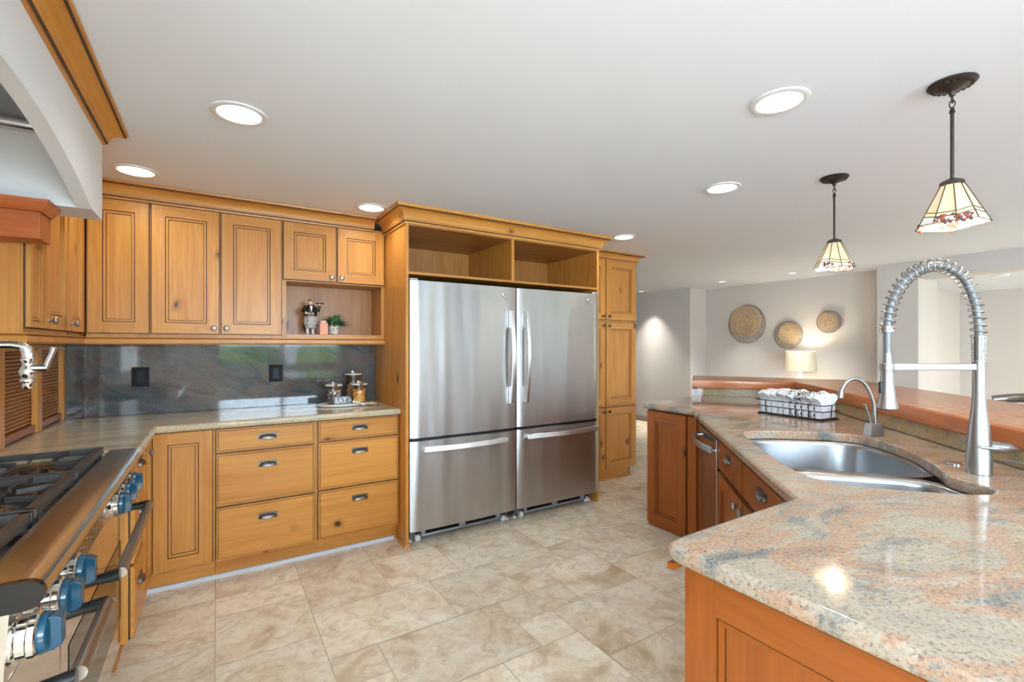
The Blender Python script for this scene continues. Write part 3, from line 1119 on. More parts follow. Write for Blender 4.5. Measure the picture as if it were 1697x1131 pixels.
# ------------------------------------------------------------------ appliance garage (tambour doors)
r = thing('appliance_garage', 'wooden appliance garage with two slatted tambour doors on the worktop', 'cabinet', (-.85, 3.2, .9))
GY0, GY1 = 2.55, 3.671
GT = 1.330
fr = MB()
for a, b in ((GY0, 2.745), (3.165, 3.235), (3.625, GY1)):
    fr.box(-.757, -.735, a, b, .9015, GT)
fr.box(-.757, -.735, 2.745, 3.165, 1.300, GT).box(-.757, -.735, 3.235, 3.625, 1.300, GT)
part(fr, 'frame', WOOD['z'], r, smooth=0)
part(MB().box(XL + .003, -.758, GY0, GY0 + .02, .9015, GT), 'side_panel', WOOD['z'], r, smooth=0)
for a, b in ((2.746, 3.164), (3.236, 3.624)):
    tb = MB()
    n = 22
    for k in range(n):
        z0 = .945 + (1.318 - .945) * k / n
        z1 = .945 + (1.318 - .945) * (k + 1) / n - .0025
        prof = [(-.770, z0), (-.7625, z0), (-.7585, z0 + .003), (-.7575, (z0 + z1) / 2), (-.7585, z1 - .003), (-.7625, z1), (-.770, z1)]
        mbv = [(x, a, z) for x, z in prof] + [(x, b, z) for x, z in prof]
        q = len(prof)
        tb.add(mbv, [(i, (i + 1) % q, q + (i + 1) % q, q + i) for i in range(q)] + [tuple(range(q)), tuple(range(q, 2 * q))])
    d = part(tb, 'tambour_door', TAMB, r, smooth=30)
    part(MB().box(-.768, -.741, a + .002, b - .002, .908, .942), 'lift_rail', CHERRY['y'], d, bevel=.004)


# ------------------------------------------------------------------ hood
r = thing('range_hood', 'white plaster range hood with an arched front and wooden crown against the ceiling', 'range hood', (-.7, 1.80, 1.86))
HY0, HY1, HX = .62, 2.62, -.410
ZB = 1.858
arch = []
ya, yb = HY0 + .17, 2.43
n = 40
for k in range(n + 1):
    t = k / n
    s = 2 * t - 1
    zz = ZB + .124 * (1 - abs(s) ** 1.9)
    arch.append((ya + (yb - ya) * t, zz))
poly = [(HY0, ZB)] + arch + [(HY1, ZB), (HY1, H - .002), (HY0, H - .002)]
hm = MB()
# front wall as strips so that the arch stays clean
pts = [(HY0, ZB)] + arch + [(HY1, ZB)]
top = H - .002
TX = HX - .045
for (y0, z0), (y1, z1) in zip(pts, pts[1:]):
    P = [(HX, y0, z0), (HX, y1, z1), (HX, y1, top), (HX, y0, top), (TX, y0, z0), (TX, y1, z1), (TX, y1, top), (TX, y0, top)]
    hm.add(P, [(0, 1, 2, 3), (7, 6, 5, 4), (0, 4, 5, 1)])
hm.add([(HX, HY1, ZB), (TX, HY1, ZB), (TX, HY1, top), (HX, HY1, top)], [(0, 1, 2, 3)])
hm.add([(HX, HY0, ZB), (TX, HY0, ZB), (TX, HY0, top), (HX, HY0, top)], [(0, 1, 2, 3)])
hm.box(XL + .003, TX, 2.43, 2.510, ZB, top)
hm.box(-.600, TX, 2.510, HY1, ZB, top)
hm.box(XL + .003, TX, HY0, HY0 + .17, ZB, top)
part(hm, 'shell', WALLW, r, smooth=28, recalc=True)
part(MB().box(XL + .005, TX - .004, HY0 + .172, 2.428, 2.150, 2.170), 'filter_panel', steel('filter_steel', (.30, .30, .31, 1), .42, 'y'), r, smooth=0)
lip = MB()
lip.tube([(TX - .03, 2.405, 2.135), (XL + .03, 2.405, 2.135)], .026, 16)
lip.tube([(TX - .03, 2.405, 2.135), (TX - .03, HY0 + .22, 2.135)], .022, 16)
part(lip, 'liner_lip', ST_RANGE, r)
cr = crown('crown', [(HX, HY0), (HX, HY1)][::-1], 2.180, H - .001, .088, '', WOOD['y'], (0, 0, 0))
for k in ('label', 'category'):
    del cr[k]
cr.parent = r
cr.location = -r.location

# wooden bracket under the hood end
r = thing('corbel_bracket', 'reddish wooden bracket with a curved underside below the end of the hood', 'bracket', (-.75, 2.44, 1.75))
ca = [(XL + .002, 1.56)]
for k in range(13):
    a = math.pi / 2 * k / 12
    ca.append((XL + .002 + .30 * math.sin(a) + .02, 1.56 + .155 * (1 - math.cos(a))))
ca += [(-.545, 1.716), (-.545, 1.815), (XL + .002, 1.815)]
cb = MB()
cb.prism(ca, 2.375, 2.508, 0, lambda a, b, c: (a, c, b))
part(cb, 'bracket_board', CORBEL, r, bevel=.002)
part(MB().sweep([(XL + .003, 2.375), (-.545, 2.375), (-.545, 2.508)][::-1], [(-.02, 1.8155), (.006, 1.8155), (.010, 1.822), (.026, 1.842), (.030, 1.857), (-.02, 1.857)][::1], 0)
     , 'cap_moulding', CORBEL, r, smooth=25)

# ------------------------------------------------------------------ pot filler
pfx, pfy, pfz = -.425, 1.75, 1.327
r = thing('pot_filler', 'chrome pot filler tap reaching out from the left wall over the range', 'tap', (XL, pfy, pfz))
part(MB().lathe([(.032, 0), (.032, .008), (.016, .014), (.012, .05)], (XL, pfy, pfz), (1, 0, 0), 20), 'wall_flange', CHROME, r)
part(MB().tube([(XL + .04, pfy, pfz), (pfx - .03, pfy, pfz), (pfx - .012, pfy, pfz - .003), (pfx - .002, pfy, pfz - .012), (pfx, pfy, pfz - .025)], [.010, .010, .0115, .013, .0125], 14), 'arm', CHROME, r)
part(MB().lathe([(.0125, 0), (.0125, -.012), (.015, -.014), (.015, -.020), (.011, -.026), (.011, -.032), (.015, -.040), (.0185, -.050), (.015, -.060),
                 (.012, -.066), (.016, -.070), (.016, -.076), (.011, -.080), (.011, -.092), (.008, -.096)], (pfx, pfy, pfz - .022), (0, 0, 1), 20), 'valve_body', CHROME, r)
tp = part(MB().tube([(pfx + .01, pfy - .002, pfz - .062), (pfx + .038, pfy - .004, pfz - .062)], [.012, .010], 14), 'lever_stem', CHROME, r)
part(MB().tube([(pfx + .034, pfy - .004, pfz - .066), (pfx + .046, pfy - .006, pfz - .030), (pfx + .053, pfy - .008, pfz - .008)], [.0075, .0065, .008], 12), 'lever', ST_HANDLE, tp)

# ------------------------------------------------------------------ range
RY0, RY1 = 1.170, 2.455
r = thing('gas_range', 'wide steel gas range with blue knobs and two oven doors', 'range', (-.62, 1.80, 0))
part(MB().box(XL + .01, -.345, RY0, RY1, .10, .872), 'body', steel('range_side', (.70, .72, .75, 1), .34), r, smooth=0)
part(MB().box(-.90, -.36, RY0 + .05, RY1 - .05, 0, .099), 'plinth', BLACK, r, smooth=0)
# bullnose along the front
prof = [(-.36, .873), (-.36, .905), (-.300, .905)]
for k in range(9):
    a = math.pi / 2 - math.pi * k / 8
    prof.append((-.288 + .027 * math.cos(a), .8785 + .0265 * math.sin(a)))
prof += [(-.305, .852), (-.344, .852), (-.344, .873)]
b = MB()
q = len(prof)
b.add([(x, RY0 + .012, z) for x, z in prof] + [(x, RY1, z) for x, z in prof],
      [(i, (i + 1) % q, q + (i + 1) % q, q + i) for i in range(q)] + [tuple(range(q)), tuple(range(q, 2 * q))])
part(b, 'bullnose', ST_RANGE, r, smooth=30)
b = MB()
pc = [(x if x > -.33 else -.33, z) for x, z in prof]
b.add([(x, RY0 - .003, z) for x, z in prof] + [(x, RY0 + .0118, z) for x, z in prof],
      [(i, (i + 1) % q, q + (i + 1) % q, q + i) for i in range(q)] + [tuple(range(q)), tuple(range(q, 2 * q))])
part(b, 'end_cap', BLACKGLOSS, r, smooth=30)
part(MB().add([(-.344, RY0, .851), (-.308, RY0, .851), (-.316, RY0, .725), (-.344, RY0, .725), (-.344, RY1, .851), (-.308, RY1, .851), (-.316, RY1, .725), (-.344, RY1, .725)],
              [(0, 1, 2, 3), (7, 6, 5, 4), (0, 4, 5, 1), (1, 5, 6, 2), (2, 6, 7, 3), (3, 7, 4, 0)]), 'control_panel', ST_RANGE, r, smooth=0)
ds = part(MB().box(-.3165, -.306, 1.60, 1.98, .742, .812), 'display', BLACKGLOSS, r, bevel=.001)
icon = MB()
for k in range(9):
    icon.box(-.3062, -.3056, 1.625 + .04 * k, 1.640 + .04 * k, .770 + .012 * (k % 2), .774 + .012 * (k % 2))
    icon.box(-.3062, -.3056, 1.628 + .04 * k, 1.637 + .04 * k, .758, .760)
part(icon, 'display_marks', plain('display_print', srgb(150, 158, 164), .4), ds, smooth=0)
for ky in (1.222, 1.374, 1.510, 2.080, 2.225, 2.375):
    kb = part(MB().lathe([(.046, 0), (.046, .004), (.040, .007), (.040, .020), (.044, .023), (.044, .032), (.038, .036)], (-.313, ky, .783), (1, 0, 0), 28), 'knob', CHROME, r)
    g = MB()
    bl = [(-.032, .0), (.032, .0), (.032, .012), (.025, .024), (-.025, .024), (-.032, .012)]
    g.lathe([(.038, 0), (.036, .010), (.024, .014)], (-.277, ky, .783), (1, 0, 0), 24)
    g.add([(-.271 + h, ky - .014, .783 + u) for u, h in bl] + [(-.271 + h, ky + .014, .783 + u) for u, h in bl],
          [(0, 1, 2, 3, 4, 5), (11, 10, 9, 8, 7, 6)] + [(i, (i + 1) % 6, 6 + (i + 1) % 6, 6 + i) for i in range(6)])
    part(g, 'grip', BLUE, kb, bevel=.0015)
for (y0, y1, ha, hb_) in ((RY0 + .004, 1.535, 1.185, 1.490), (1.545, RY1 - .004, 1.655, 2.330)):
    d = part(MB().box(-.344, -.318, y0, y1, .150, .718), 'oven_door', ST_OVEN, r, bevel=.003)
    part(MB().box(-.3175, -.3165, y0 + .07, y1 - .07, .26, .56), 'oven_window', BLACKGLOSS, d, smooth=0)
    hd = part(MB().tube([(-.222, ha + .01, .700), (-.222, hb_ - .01, .700)], .0145, 16), 'handle', ST_DARK, d)
    for yy in (ha, hb_):
        part(MB().tube([(-.316, yy, .690), (-.27, yy, .697), (-.222, yy, .700)], [.013, .013, .0165], 12), 'handle_bracket', BLACK, hd)
part(MB().box(-.9, -.33, RY0 + .004, RY1 - .004, .105, .146), 'kick_panel', ST_RANGE, r, smooth=0)
part(MB().box(XL + .04, -.3605, RY0 + .006, RY1 - .006, .873, .884), 'cooktop', ENAMEL, r, smooth=0)
part(MB().box(XL + .012, XL + .038, RY0 + .01, RY1 - .01, .873, .935), 'back_guard', ST_RANGE, r, smooth=0)
GX0, GX1 = -.965, -.368
gy = [RY0 + .03, 1.565, 1.980, RY1 - .06]
for gi in range(3):
    a, b_ = gy[gi] + .003, gy[gi + 1] - .003
    g = MB()
    zt, zb = .930, .912
    t = .013
    bar = lambda x0, y0, x1, y1, th=.011: g.obox((0, 0, 0), *(
        (lambda d: (d, Vector((-d.y, d.x, 0)), Z))((Vector((x1 - x0, y1 - y0, 0))).normalized())), 0, 0, 0, 0, 0, 0)
    def seg(p, q, th=.010, z0=.914, z1=.930):
        p, q = Vector((*p, 0)), Vector((*q, 0))
        d = (q - p)
        L = d.length
        d.normalize()
        n_ = Vector((-d.y, d.x, 0))
        g.obox(p, d, n_, Z, 0, L, -th / 2, th / 2, z0, z1)
    for (p, q) in (((GX0, a + t), (GX1, a + t)), ((GX0, b_ - t), (GX1, b_ - t)), ((GX0 + t, a), (GX0 + t, b_)), ((GX1 - t, a), (GX1 - t, b_)),
                   (((GX0 + GX1) / 2, a), ((GX0 + GX1) / 2, b_))):
        seg(p, q, .022 if p[0] == q[0] and abs(p[0] - GX1 + t) < 1e-6 else .013, .908)
    ym = (a + b_) / 2
    for bxc in ((GX0 * .75 + GX1 * .25), (GX0 * .25 + GX1 * .75)):
        hw, hh = (GX1 - GX0) / 4, (b_ - a) / 2
        for (dx, dy) in ((1, .35), (-1, .35), (1, -.35), (-1, -.35), (.35, 1), (-.35, 1), (.35, -1), (-.35, -1)):
            if abs(dx) == 1:
                p0 = (bxc + dx * hw * .93, ym + dy * hh * .95)
                p1 = (bxc + dx * hw * .36, ym + dy * hh * .55)
            else:
                p0 = (bxc + dx * hw * .95, ym + dy * hh * .93)
                p1 = (bxc + dx * hw * .60, ym + dy * hh * .36)
            seg(p0, p1, .008, .915)
    for px_ in (GX0 + t, GX1 - t):
        for py_ in (a + .03, b_ - .03):
            g.box(px_ - .009, px_ + .009, py_ - .009, py_ + .009, .8845, .910)
    part(g, 'grate', IRON, r, bevel=.0012, smooth=0)
    for bxc in ((GX0 * .75 + GX1 * .25), (GX0 * .25 + GX1 * .75)):
        bn = part(MB().lathe([(.062, 0), (.058, .006), (.040, .008), (.038, .014)], (bxc, ym, .8845), (0, 0, 1), 28), 'burner', ST_BRIGHT, r)
        part(MB().lathe([(.034, 0), (.036, .003), (.034, .009), (.02, .010)], (bxc, ym, .899), (0, 0, 1), 24), 'burner_cap', BLACK, bn)

# ------------------------------------------------------------------ island
UV = lambda u, v: (uv(u, v).x, uv(u, v).y)
P0, P1 = (3.54, 2.53), (3.88, 1.957)
BX = 2.2                                              # where the bar turns behind the camera's right shoulder
P2 = (BX, BX - 1.36 * S2)
SINK = [(-2.520, .615), (-2.556, .70), (-2.572, .85), (-2.570, 1.00), (-2.545, 1.085), (-2.47, 1.130), (-2.35, 1.150), (-2.22, 1.150), (-2.08, 1.128),
        (-1.95, 1.098), (-1.86, 1.066), (-1.80, 1.052), (-1.74, 1.066), (-1.68, 1.085), (-1.63, 1.070), (-1.598, 1.02), (-1.592, .92), (-1.600, .78),
        (-1.63, .67), (-1.69, .605), (-1.78, .585), (-1.95, .578), (-2.15, .578), (-2.35, .583), (-2.45, .590)]


def smooth_ring(pts, it=2):
    for _ in range(it):
        out = []
        n_ = len(pts)
        for i in range(n_):
            a, b = pts[i], pts[(i + 1) % n_]
            out += [(a[0] * .75 + b[0] * .25, a[1] * .75 + b[1] * .25), (a[0] * .25 + b[0] * .75, a[1] * .25 + b[1] * .75)]
        pts = out
    return pts


def ccw(r_):
    a = sum(r_[i - 1][0] * r_[i][1] - r_[i][0] * r_[i - 1][1] for i in range(len(r_)))
    return r_ if a > 0 else r_[::-1]


sink_xy = ccw([UV(*p) for p in smooth_ring(SINK, 1)])


def round_corner(a, b, c, rad, n_=6):
    a, b, c = Vector(a), Vector(b), Vector(c)
    d1, d2 = (a - b).normalized(), (c - b).normalized()
    ang = d1.angle(d2)
    t = rad / math.tan(ang / 2)
    p, q = b + d1 * t, b + d2 * t
    return [tuple((p * (1 - k / n_) ** 2 + b * 2 * (k / n_) * (1 - k / n_) + q * (k / n_) ** 2)) for k in range(n_ + 1)]


A_, B_, D_ = (2.671, 2.425), (2.650, 1.977), (.820, .692)
C_ = (.692 + .476 * S2, .692)
PE = -1.1
outer = [(.820, PE), (BX - .002, PE), (P2[0] - .002, P2[1] + .001), (P1[0] - .003, P1[1]), (P0[0], P0[1])]
outer += round_corner(P0, A_, B_, .03) + [B_, C_] + round_corner(C_, D_, (.82, PE), .045, 8)
outer = ccw(outer)
o = slab('island_worktop', outer, [sink_xy], ZC, .90, GR_ISLAND, .017, hole_r=.005)
tag(o, 'cream and rust granite island worktop with a sink cut into it', 'worktop')

# granite upstand, low wall and raised bar
sp = [(BX + .005, PE), (P2[0] + .005, P2[1]), (P1[0] + .0, P1[1]), (P0[0], P0[1])]
BZ0, BZ1 = .968, 1.040
o = MB().sweep([(BX, PE), P2, P1, P0], [(0, .901), (-.020, .901), (-.020, BZ0 - .001), (0, BZ0 - .001)]).build('upstand', GR_EDGE, origin=(3.2, 1.3, .9), smooth=0)
tag(o, 'narrow granite upstand between the island worktop and the wooden bar', 'upstand')
o = MB().sweep([(BX, PE), P2, P1, P0], [(-.0215, 0), (-.14, 0), (-.14, BZ0 - .001), (-.0215, BZ0 - .001)]).build('wall_bar', WALLP, smooth=0)
struct(o)
e1 = (Vector(P1) - Vector(P0)).normalized()
bq = [(3.395, 2.530), (3.845, 1.935), (BX - .02, BX - .02 - 1.335 * S2), (BX - .02, PE), (BX + .62, PE)]
q2 = (BX + .62, BX + .62 - 1.93 * S2)
bq += [q2, (4.49, 4.49 - 1.93 * S2), (3.85, 2.86)]
r = thing('bar_counter', 'raised reddish-brown wooden bar top along the back of the island', 'counter', (3.3, 1.2, BZ0))
# two boards mitred at the angle, as one slab
o = slab('board', ccw([bq[1], bq[2], bq[3], bq[4], bq[5], bq[6]]), [], BZ0, BZ1, BARW, .010)
o.parent = r
o.location = -r.location
o = slab('end_board', ccw([bq[0], bq[1], bq[6], bq[7]]), [], BZ0, BZ1, BARW2, .010)
o.parent = r
o.location = -r.location
part(MB().obox((3.51, 2.555, 0), (.57 / .664, .34 / .664, 0), Z, (.34 / .664, -.57 / .664, 0), 0, .06, .90, BZ0 - .002, -.05, -.01), 'bracket', CHERRY['z'], r, bevel=.004)

r = thing('wall_outlet', 'white outlet plate under the far end of the wooden bar', 'outlet', (3.455, 2.545, .925))
on = Vector((-.82, -.57, 0))
ou = Vector((.57, -.82, 0))
part(MB().obox((3.475, 2.548, .925), ou, Z, on, -.036, .036, -.022, .030, 0, .008), 'cover_plate', WHITEPL, r, bevel=.002)
part(MB().obox((3.475, 2.548, .925), ou, Z, on, -.016, .016, -.014, .022, .008, .010), 'socket_face', plain('socket_white', srgb(206, 206, 204), .3), r)

# end cabinet
DIAG = Vector((-1 / S2, -1 / S2, 0))                    # +u
NDI = Vector((-1 / S2, 1 / S2, 0))                      # outward of the diagonal front
VF = .527                                              # carcass front of the diagonal run
E0 = UV(-3.200, VF)
r = thing('island_cabinet', 'end cabinet of the island with a framed panel, beside the dishwasher', 'cabinet', (3.0, 2.25, 0))
xk = 2.718
pk = xk - VF * S2                                      # y where x = xk meets the diagonal
part(MB().prism(ccw([(xk, 2.405), (xk, pk), E0, UV(-3.200, 1.15), (3.42, 2.20), (3.42, 2.49)]), .002, ZC - .001), 'carcass', CHERRY['z'], r, smooth=0)
door(r, (xk, 2.400, .03), -Y, -X, .335, .815, W=CHERRY, fw=.070, name='end_panel')
part(MB().box(xk - .018, xk - .001, pk + .01, 2.050, .03, .845), 'corner_stile', CHERRY['z'], r, smooth=0)

# dishwasher
r = thing('dishwasher', 'steel dishwasher with a curved bar handle set in the island', 'dishwasher', tuple(uv(-2.92, .85)))
O = uv(-3.190, VF)
part(MB().obox(O, DIAG, Z, NDI, .002, .545, .10, .848, -.55, -.001), 'tub', plain('dishwasher_tub', srgb(52, 52, 54), .5), r, smooth=0)
d = part(MB().obox(O, DIAG, Z, NDI, 0, .545, .11, .825, 0, .022), 'door', steel('dishwasher_steel', (.52, .50, .49, 1), .17, 'z'), r, bevel=.003)
part(MB().obox(O, DIAG, Z, NDI, 0.002, .543, .8255, .846, 0, .012), 'control_strip', BLACKGLOSS, r, smooth=0)
hp = []
for k in range(13):
    t = k / 12
    p = O + DIAG * (.035 + .475 * t) + NDI * (.022 + .020 + .045 * math.sin(math.pi * t)) + Z * .765
    hp.append(p)
hm = MB()
vs, fs = [], []
for p in hp:
    for a, b in ((-.006, .018), (.006, .018), (.006, -.018), (-.006, -.018)):
        vs.append(p + NDI * a + Z * b)
for i in range(12):
    for j in range(4):
        fs.append((i * 4 + j, i * 4 + (j + 1) % 4, (i + 1) * 4 + (j + 1) % 4, (i + 1) * 4 + j))
fs += [(0, 1, 2, 3), tuple(range(len(vs) - 4, len(vs)))]
hm.add(vs, fs)
hd = part(hm, 'handle', ST_HANDLE, d, bevel=.003)
for p in (hp[0], hp[-1]):
    part(MB().tube([p - NDI * .022, p - NDI * .005], .014, 14), 'handle_post', ST_BRIGHT, hd)
part(MB().obox(O, DIAG, Z, NDI, 0.002, .543, 0, .099, -.06, -.04), 'kick_plate', BLACK, r, smooth=0)

# sink base
r = thing('sink_cabinet', 'island sink cabinet with two drawer fronts and cup pulls over framed doors', 'cabinet', tuple(uv(-2.05, .9)))
O = uv(-2.640, VF)
W_ = 1.09
carc = MB()
carc.obox(O, DIAG, Z, NDI, 0, W_, .105, .640, -.55, -.001)
carc.obox(O, DIAG, Z, NDI, 0, W_, .640, ZC - .001, -.022, -.001)
part(carc, 'carcass', CHERRY['z'], r, smooth=0)
part(MB().obox(O, DIAG, Z, NDI, 0, W_, 0, .104, -.06, -.04), 'toe_kick', CHERRY['d'], r, smooth=0)
for a, b in ((.012, .505), (.520, 1.075)):
    drawer(r, O + DIAG * a + Z * .690, DIAG, NDI, b - a, .155, W=CHERRY, pz=.085)
    door(r, O + DIAG * a + Z * .119, DIAG, NDI, b - a, .548, W=CHERRY, knob=((b - a - .04) if a < .1 else .04, .515))

# near cabinet of the island
r = thing('island_cabinet', 'near island cabinet with framed knotty doors under the worktop corner', 'cabinet', (1.2, 0, 0))
part(MB().box(.878, 1.45, PE + .02, .660, .105, ZC - .001), 'carcass', CHERRY['z'], r, smooth=0)
part(MB().box(.93, .95, PE + .02, .60, 0, .104), 'toe_kick', CHERRY['y'], r, smooth=0)
part(MB().box(.822, .877, .662, .676, .846, .859), 'corner_cleat', CHERRY['y'], r, smooth=0)
door(r, (.878, .658, .119), -Y, -X, .68, .726, W=CHERRY, fw=.072)
door(r, (.878, -.035, .119), -Y, -X, .68, .726, W=CHERRY, fw=.072)

# ------------------------------------------------------------------ sink
r = thing('undermount_sink', 'curved stainless steel undermount sink with two bowls in the island worktop', 'sink', tuple(uv(-2.1, .86, .64)))


def inset_ring(ring, d):
    n_ = len(ring)
    out = []
    for i in range(n_):
        a, b, c = Vector(ring[i - 1]), Vector(ring[i]), Vector(ring[(i + 1) % n_])
        d1, d2 = (b - a).normalized(), (c - b).normalized()
        n1, n2 = Vector((-d1.y, d1.x)), Vector((-d2.y, d2.x))
        mv = n1 + n2
        out.append(b + mv / max(mv.dot(n1), .4) * d)
    return out


def bowl(pts_uv, depth, name, parent, ztop=.8585, ztops=None):
    ring = ccw([UV(*p) for p in pts_uv])
    mb = MB()
    rows = []
    zb = ztop - depth
    for d, z in ((-.030, ztop), (-.002, ztop), (.004, ztop - .004), (.007, ztop - .02), (.012, zb + .05), (.020, zb + .022), (.036, zb + .007), (.060, zb + .001), (.085, zb)):
        rr = inset_ring(ring, d)
        rows.append([(p.x, p.y, z) for p in rr])
    n_ = len(ring)
    V_, F_ = [], []
    for rw in rows:
        V_ += rw
    for i in range(len(rows) - 1):
        for j in range(n_):
            F_.append((i * n_ + j, i * n_ + (j + 1) % n_, (i + 1) * n_ + (j + 1) % n_, (i + 1) * n_ + j))
    F_.append(tuple(range((len(rows) - 1) * n_, len(rows) * n_)))
    mb.add(V_, F_)
    o_ = mb.build(name, ST_SINK, parent, smooth=50)
    c_ = sum((Vector(p) for p in ring), Vector((0, 0))) / n_
    part(MB().lathe([(.042, 0), (.042, .002), (.034, .003), (.030, .001), (.012, .001)], (c_.x, c_.y, zb + .001), (0, 0, 1), 24), 'drain', ST_BRIGHT, o_)
    return o_


big = [p for p in SINK if p[0] < -2.0] 
big_pts = [(-2.515, .618), (-2.552, .70), (-2.568, .85), (-2.566, 1.0), (-2.540, 1.082), (-2.47, 1.127), (-2.35, 1.147), (-2.22, 1.147), (-2.10, 1.128), (-2.01, 1.105),
           (-1.965, 1.05), (-1.955, .95), (-1.962, .80), (-1.975, .66), (-2.01, .60), (-2.10, .582), (-2.25, .582), (-2.44, .590)]
small_pts = [(-1.915, .64), (-1.905, .80), (-1.895, .95), (-1.87, 1.03), (-1.80, 1.050), (-1.74, 1.063), (-1.68, 1.080), (-1.632, 1.066), (-1.601, 1.015), (-1.596, .92), (-1.603, .78),
             (-1.632, .675), (-1.69, .608), (-1.78, .590), (-1.87, .590)]
bowl(smooth_ring(big_pts, 1), .215, 'bowl', r)
bowl(smooth_ring(small_pts, 1), .150, 'bowl', r)

# ------------------------------------------------------------------ main faucet
RR = Vector((math.cos(YAW), -math.sin(YAW), 0))
FW = Vector((math.sin(YAW), math.cos(YAW), 0))
TB = Vector((2.143, .489, .90))
AD = Vector((-.8456, .5338, 0))                        # the direction the arch reaches
r = thing('spring_faucet', 'tall brushed steel spring-neck kitchen faucet behind the sink', 'faucet', tuple(TB))
part(MB().lathe([(.033, .001), (.033, .070), (.0315, .100), (.027, .150), (.0205, .205), (.0175, .243), (.017, .244), (.0165, .371)], TB, Z, 28), 'column', ST_SATIN, r)
sc_ = MB()
for k in range(13):
    z0 = .371 + .0066 * k
    sc_.lathe([(.0165, z0), (.0190, z0 + .0012), (.0190, z0 + .0052), (.0165, z0 + .0064)], TB, Z, 24)
part(sc_, 'spring_collar', ST_BRIGHT, r)
cl = [(0, .455), (.002, .49), (.008, .54), (.020, .585), (.045, .640), (.085, .675), (.125, .690), (.165, .690), (.205, .675), (.245, .645), (.275, .603), (.293, .560), (.302, .515), (.305, .48)]


def catmull(pts, n_=8):
    out = []
    for i in range(len(pts) - 1):
        p0, p1, p2, p3 = (Vector(pts[max(0, i - 1)]), Vector(pts[i]), Vector(pts[i + 1]), Vector(pts[min(len(pts) - 1, i + 2)]))
        for k in range(n_):
            t = k / n_
            out.append(.5 * ((2 * p1) + (p2 - p0) * t + (2 * p0 - 5 * p1 + 4 * p2 - p3) * t * t + (3 * p1 - p0 - 3 * p2 + p3) * t ** 3))
    out.append(Vector(pts[-1]))
    return out


arc = [TB + AD * p.x + Z * p.y for p in catmull([(a, b) for a, b in cl], 8)]
part(MB().tube(arc, .0112, 14), 'hose', plain('grey_hose', srgb(124, 124, 123), .45, .3), r)
# coil
L = [0]
for a, b in zip(arc, arc[1:]):
    L.append(L[-1] + (b - a).length)
tot, turns, npt = L[-1], 27, 27 * 16
side = AD.cross(Z)
pts = []
for k in range(npt + 1):
    s = tot * k / npt
    i = max(j for j in range(len(L)) if L[j] <= s + 1e-9)
    i = min(i, len(arc) - 2)
    f = (s - L[i]) / (L[i + 1] - L[i])
    p = arc[i].lerp(arc[i + 1], f)
    ia, ib = max(0, i - 3), min(len(arc) - 1, i + 4)
    tg_ = (arc[ib] - arc[ia]).normalized()
    nn = tg_.cross(side).normalized()
    a = 2 * math.pi * turns * k / npt
    pts.append(p + (nn * math.cos(a) + side * math.sin(a)) * .0205)
part(MB().tube(pts, .0023, 8), 'spring', ST_SATIN, r)
tip = TB + AD * .305
part(MB().lathe([(.018, .467), (.021, .469), (.021, .473), (.019, .4745), (.021, .476), (.021, .480), (.019, .4815), (.021, .483), (.021, .487), (.017, .489)], tip, Z, 22), 'ring', ST_BRIGHT, r)
part(MB().lathe([(.0105, .355), (.0105, .470)], tip, Z, 16), 'hose_end', plain('hose_end_grey', srgb(126, 126, 125), .45, .3), r)
sp_ = part(MB().lathe([(.011, .400), (.0125, .380), (.0145, .360), (.016, .345), (.0175, .335), (.0185, .300), (.0225, .260), (.0275, .228), (.0295, .222), (.0295, .217), (.026, .214)], tip, Z, 26), 'spray_head', ST_SATIN, r)
part(MB().lathe([(.0245, .2125), (.0245, .2145)], tip, Z, 24), 'spray_face', BLACK, sp_)
part(MB().obox(tip + Z * .285, side, Z, AD, -.006, .006, -.018, .020, .017, .027), 'spray_button', BLACK, sp_, bevel=.003)
part(MB().obox(TB + Z * .355, AD, side, Z, .010, .29, -.007, .007, -.012, .010).lathe([(.020, .342), (.020, .366)], tip, Z, 22), 'holder_arm', ST_SATIN, r, bevel=.002)
hs = -AD * .7 - FW * .0
H0 = TB + Z * .088
hb1 = part(MB().tube([H0, H0 - AD * .030, H0 - AD * .055 - FW * .012, H0 - AD * .085 - FW * .02, H0 - AD * .100 - FW * .022], [.024, .024, .022, .016, .008], 18, flat=.85), 'handle_hub', ST_SATIN, r)
part(MB().tube([H0 - AD * .100 - FW * .026 - Z * .004, H0 - AD * .05 - FW * .040 - Z * .001, H0 + AD * .0 - FW * .042 + Z * .004, H0 + AD * .036 - FW * .040 + Z * .008], [.007, .0065, .006, .005], 12), 'lever', ST_HANDLE, hb1)

# small steel cover and soap spout beside the faucet
p = Vector((2.235, .575, .90))
tag(MB().lathe([(.024, .001), (.024, .004), (.018, .006)], p, Z, 24).build('hole_cover', ST_BRIGHT, origin=tuple(p)), 'flat round steel hole cover behind the faucet base', 'hole cover')
p = Vector((2.175, .315, .90))
r = thing('soap_dispenser', 'slim steel soap dispenser spout reaching in behind the faucet at the frame edge', 'soap dispenser', tuple(p))
part(MB().lathe([(.021, .001), (.021, .006), (.012, .010), (.012, .035), (.015, .036), (.015, .050), (.006, .052)], p, Z, 20), 'pump', ST_SATIN, r)
part(MB().tube([p + Z * .046, p + Z * .046 + Vector((.02, .06, -.002)), p + Vector((.045, .135, .040))], [.006, .0055, .005], 12), 'spout', ST_SATIN, r)

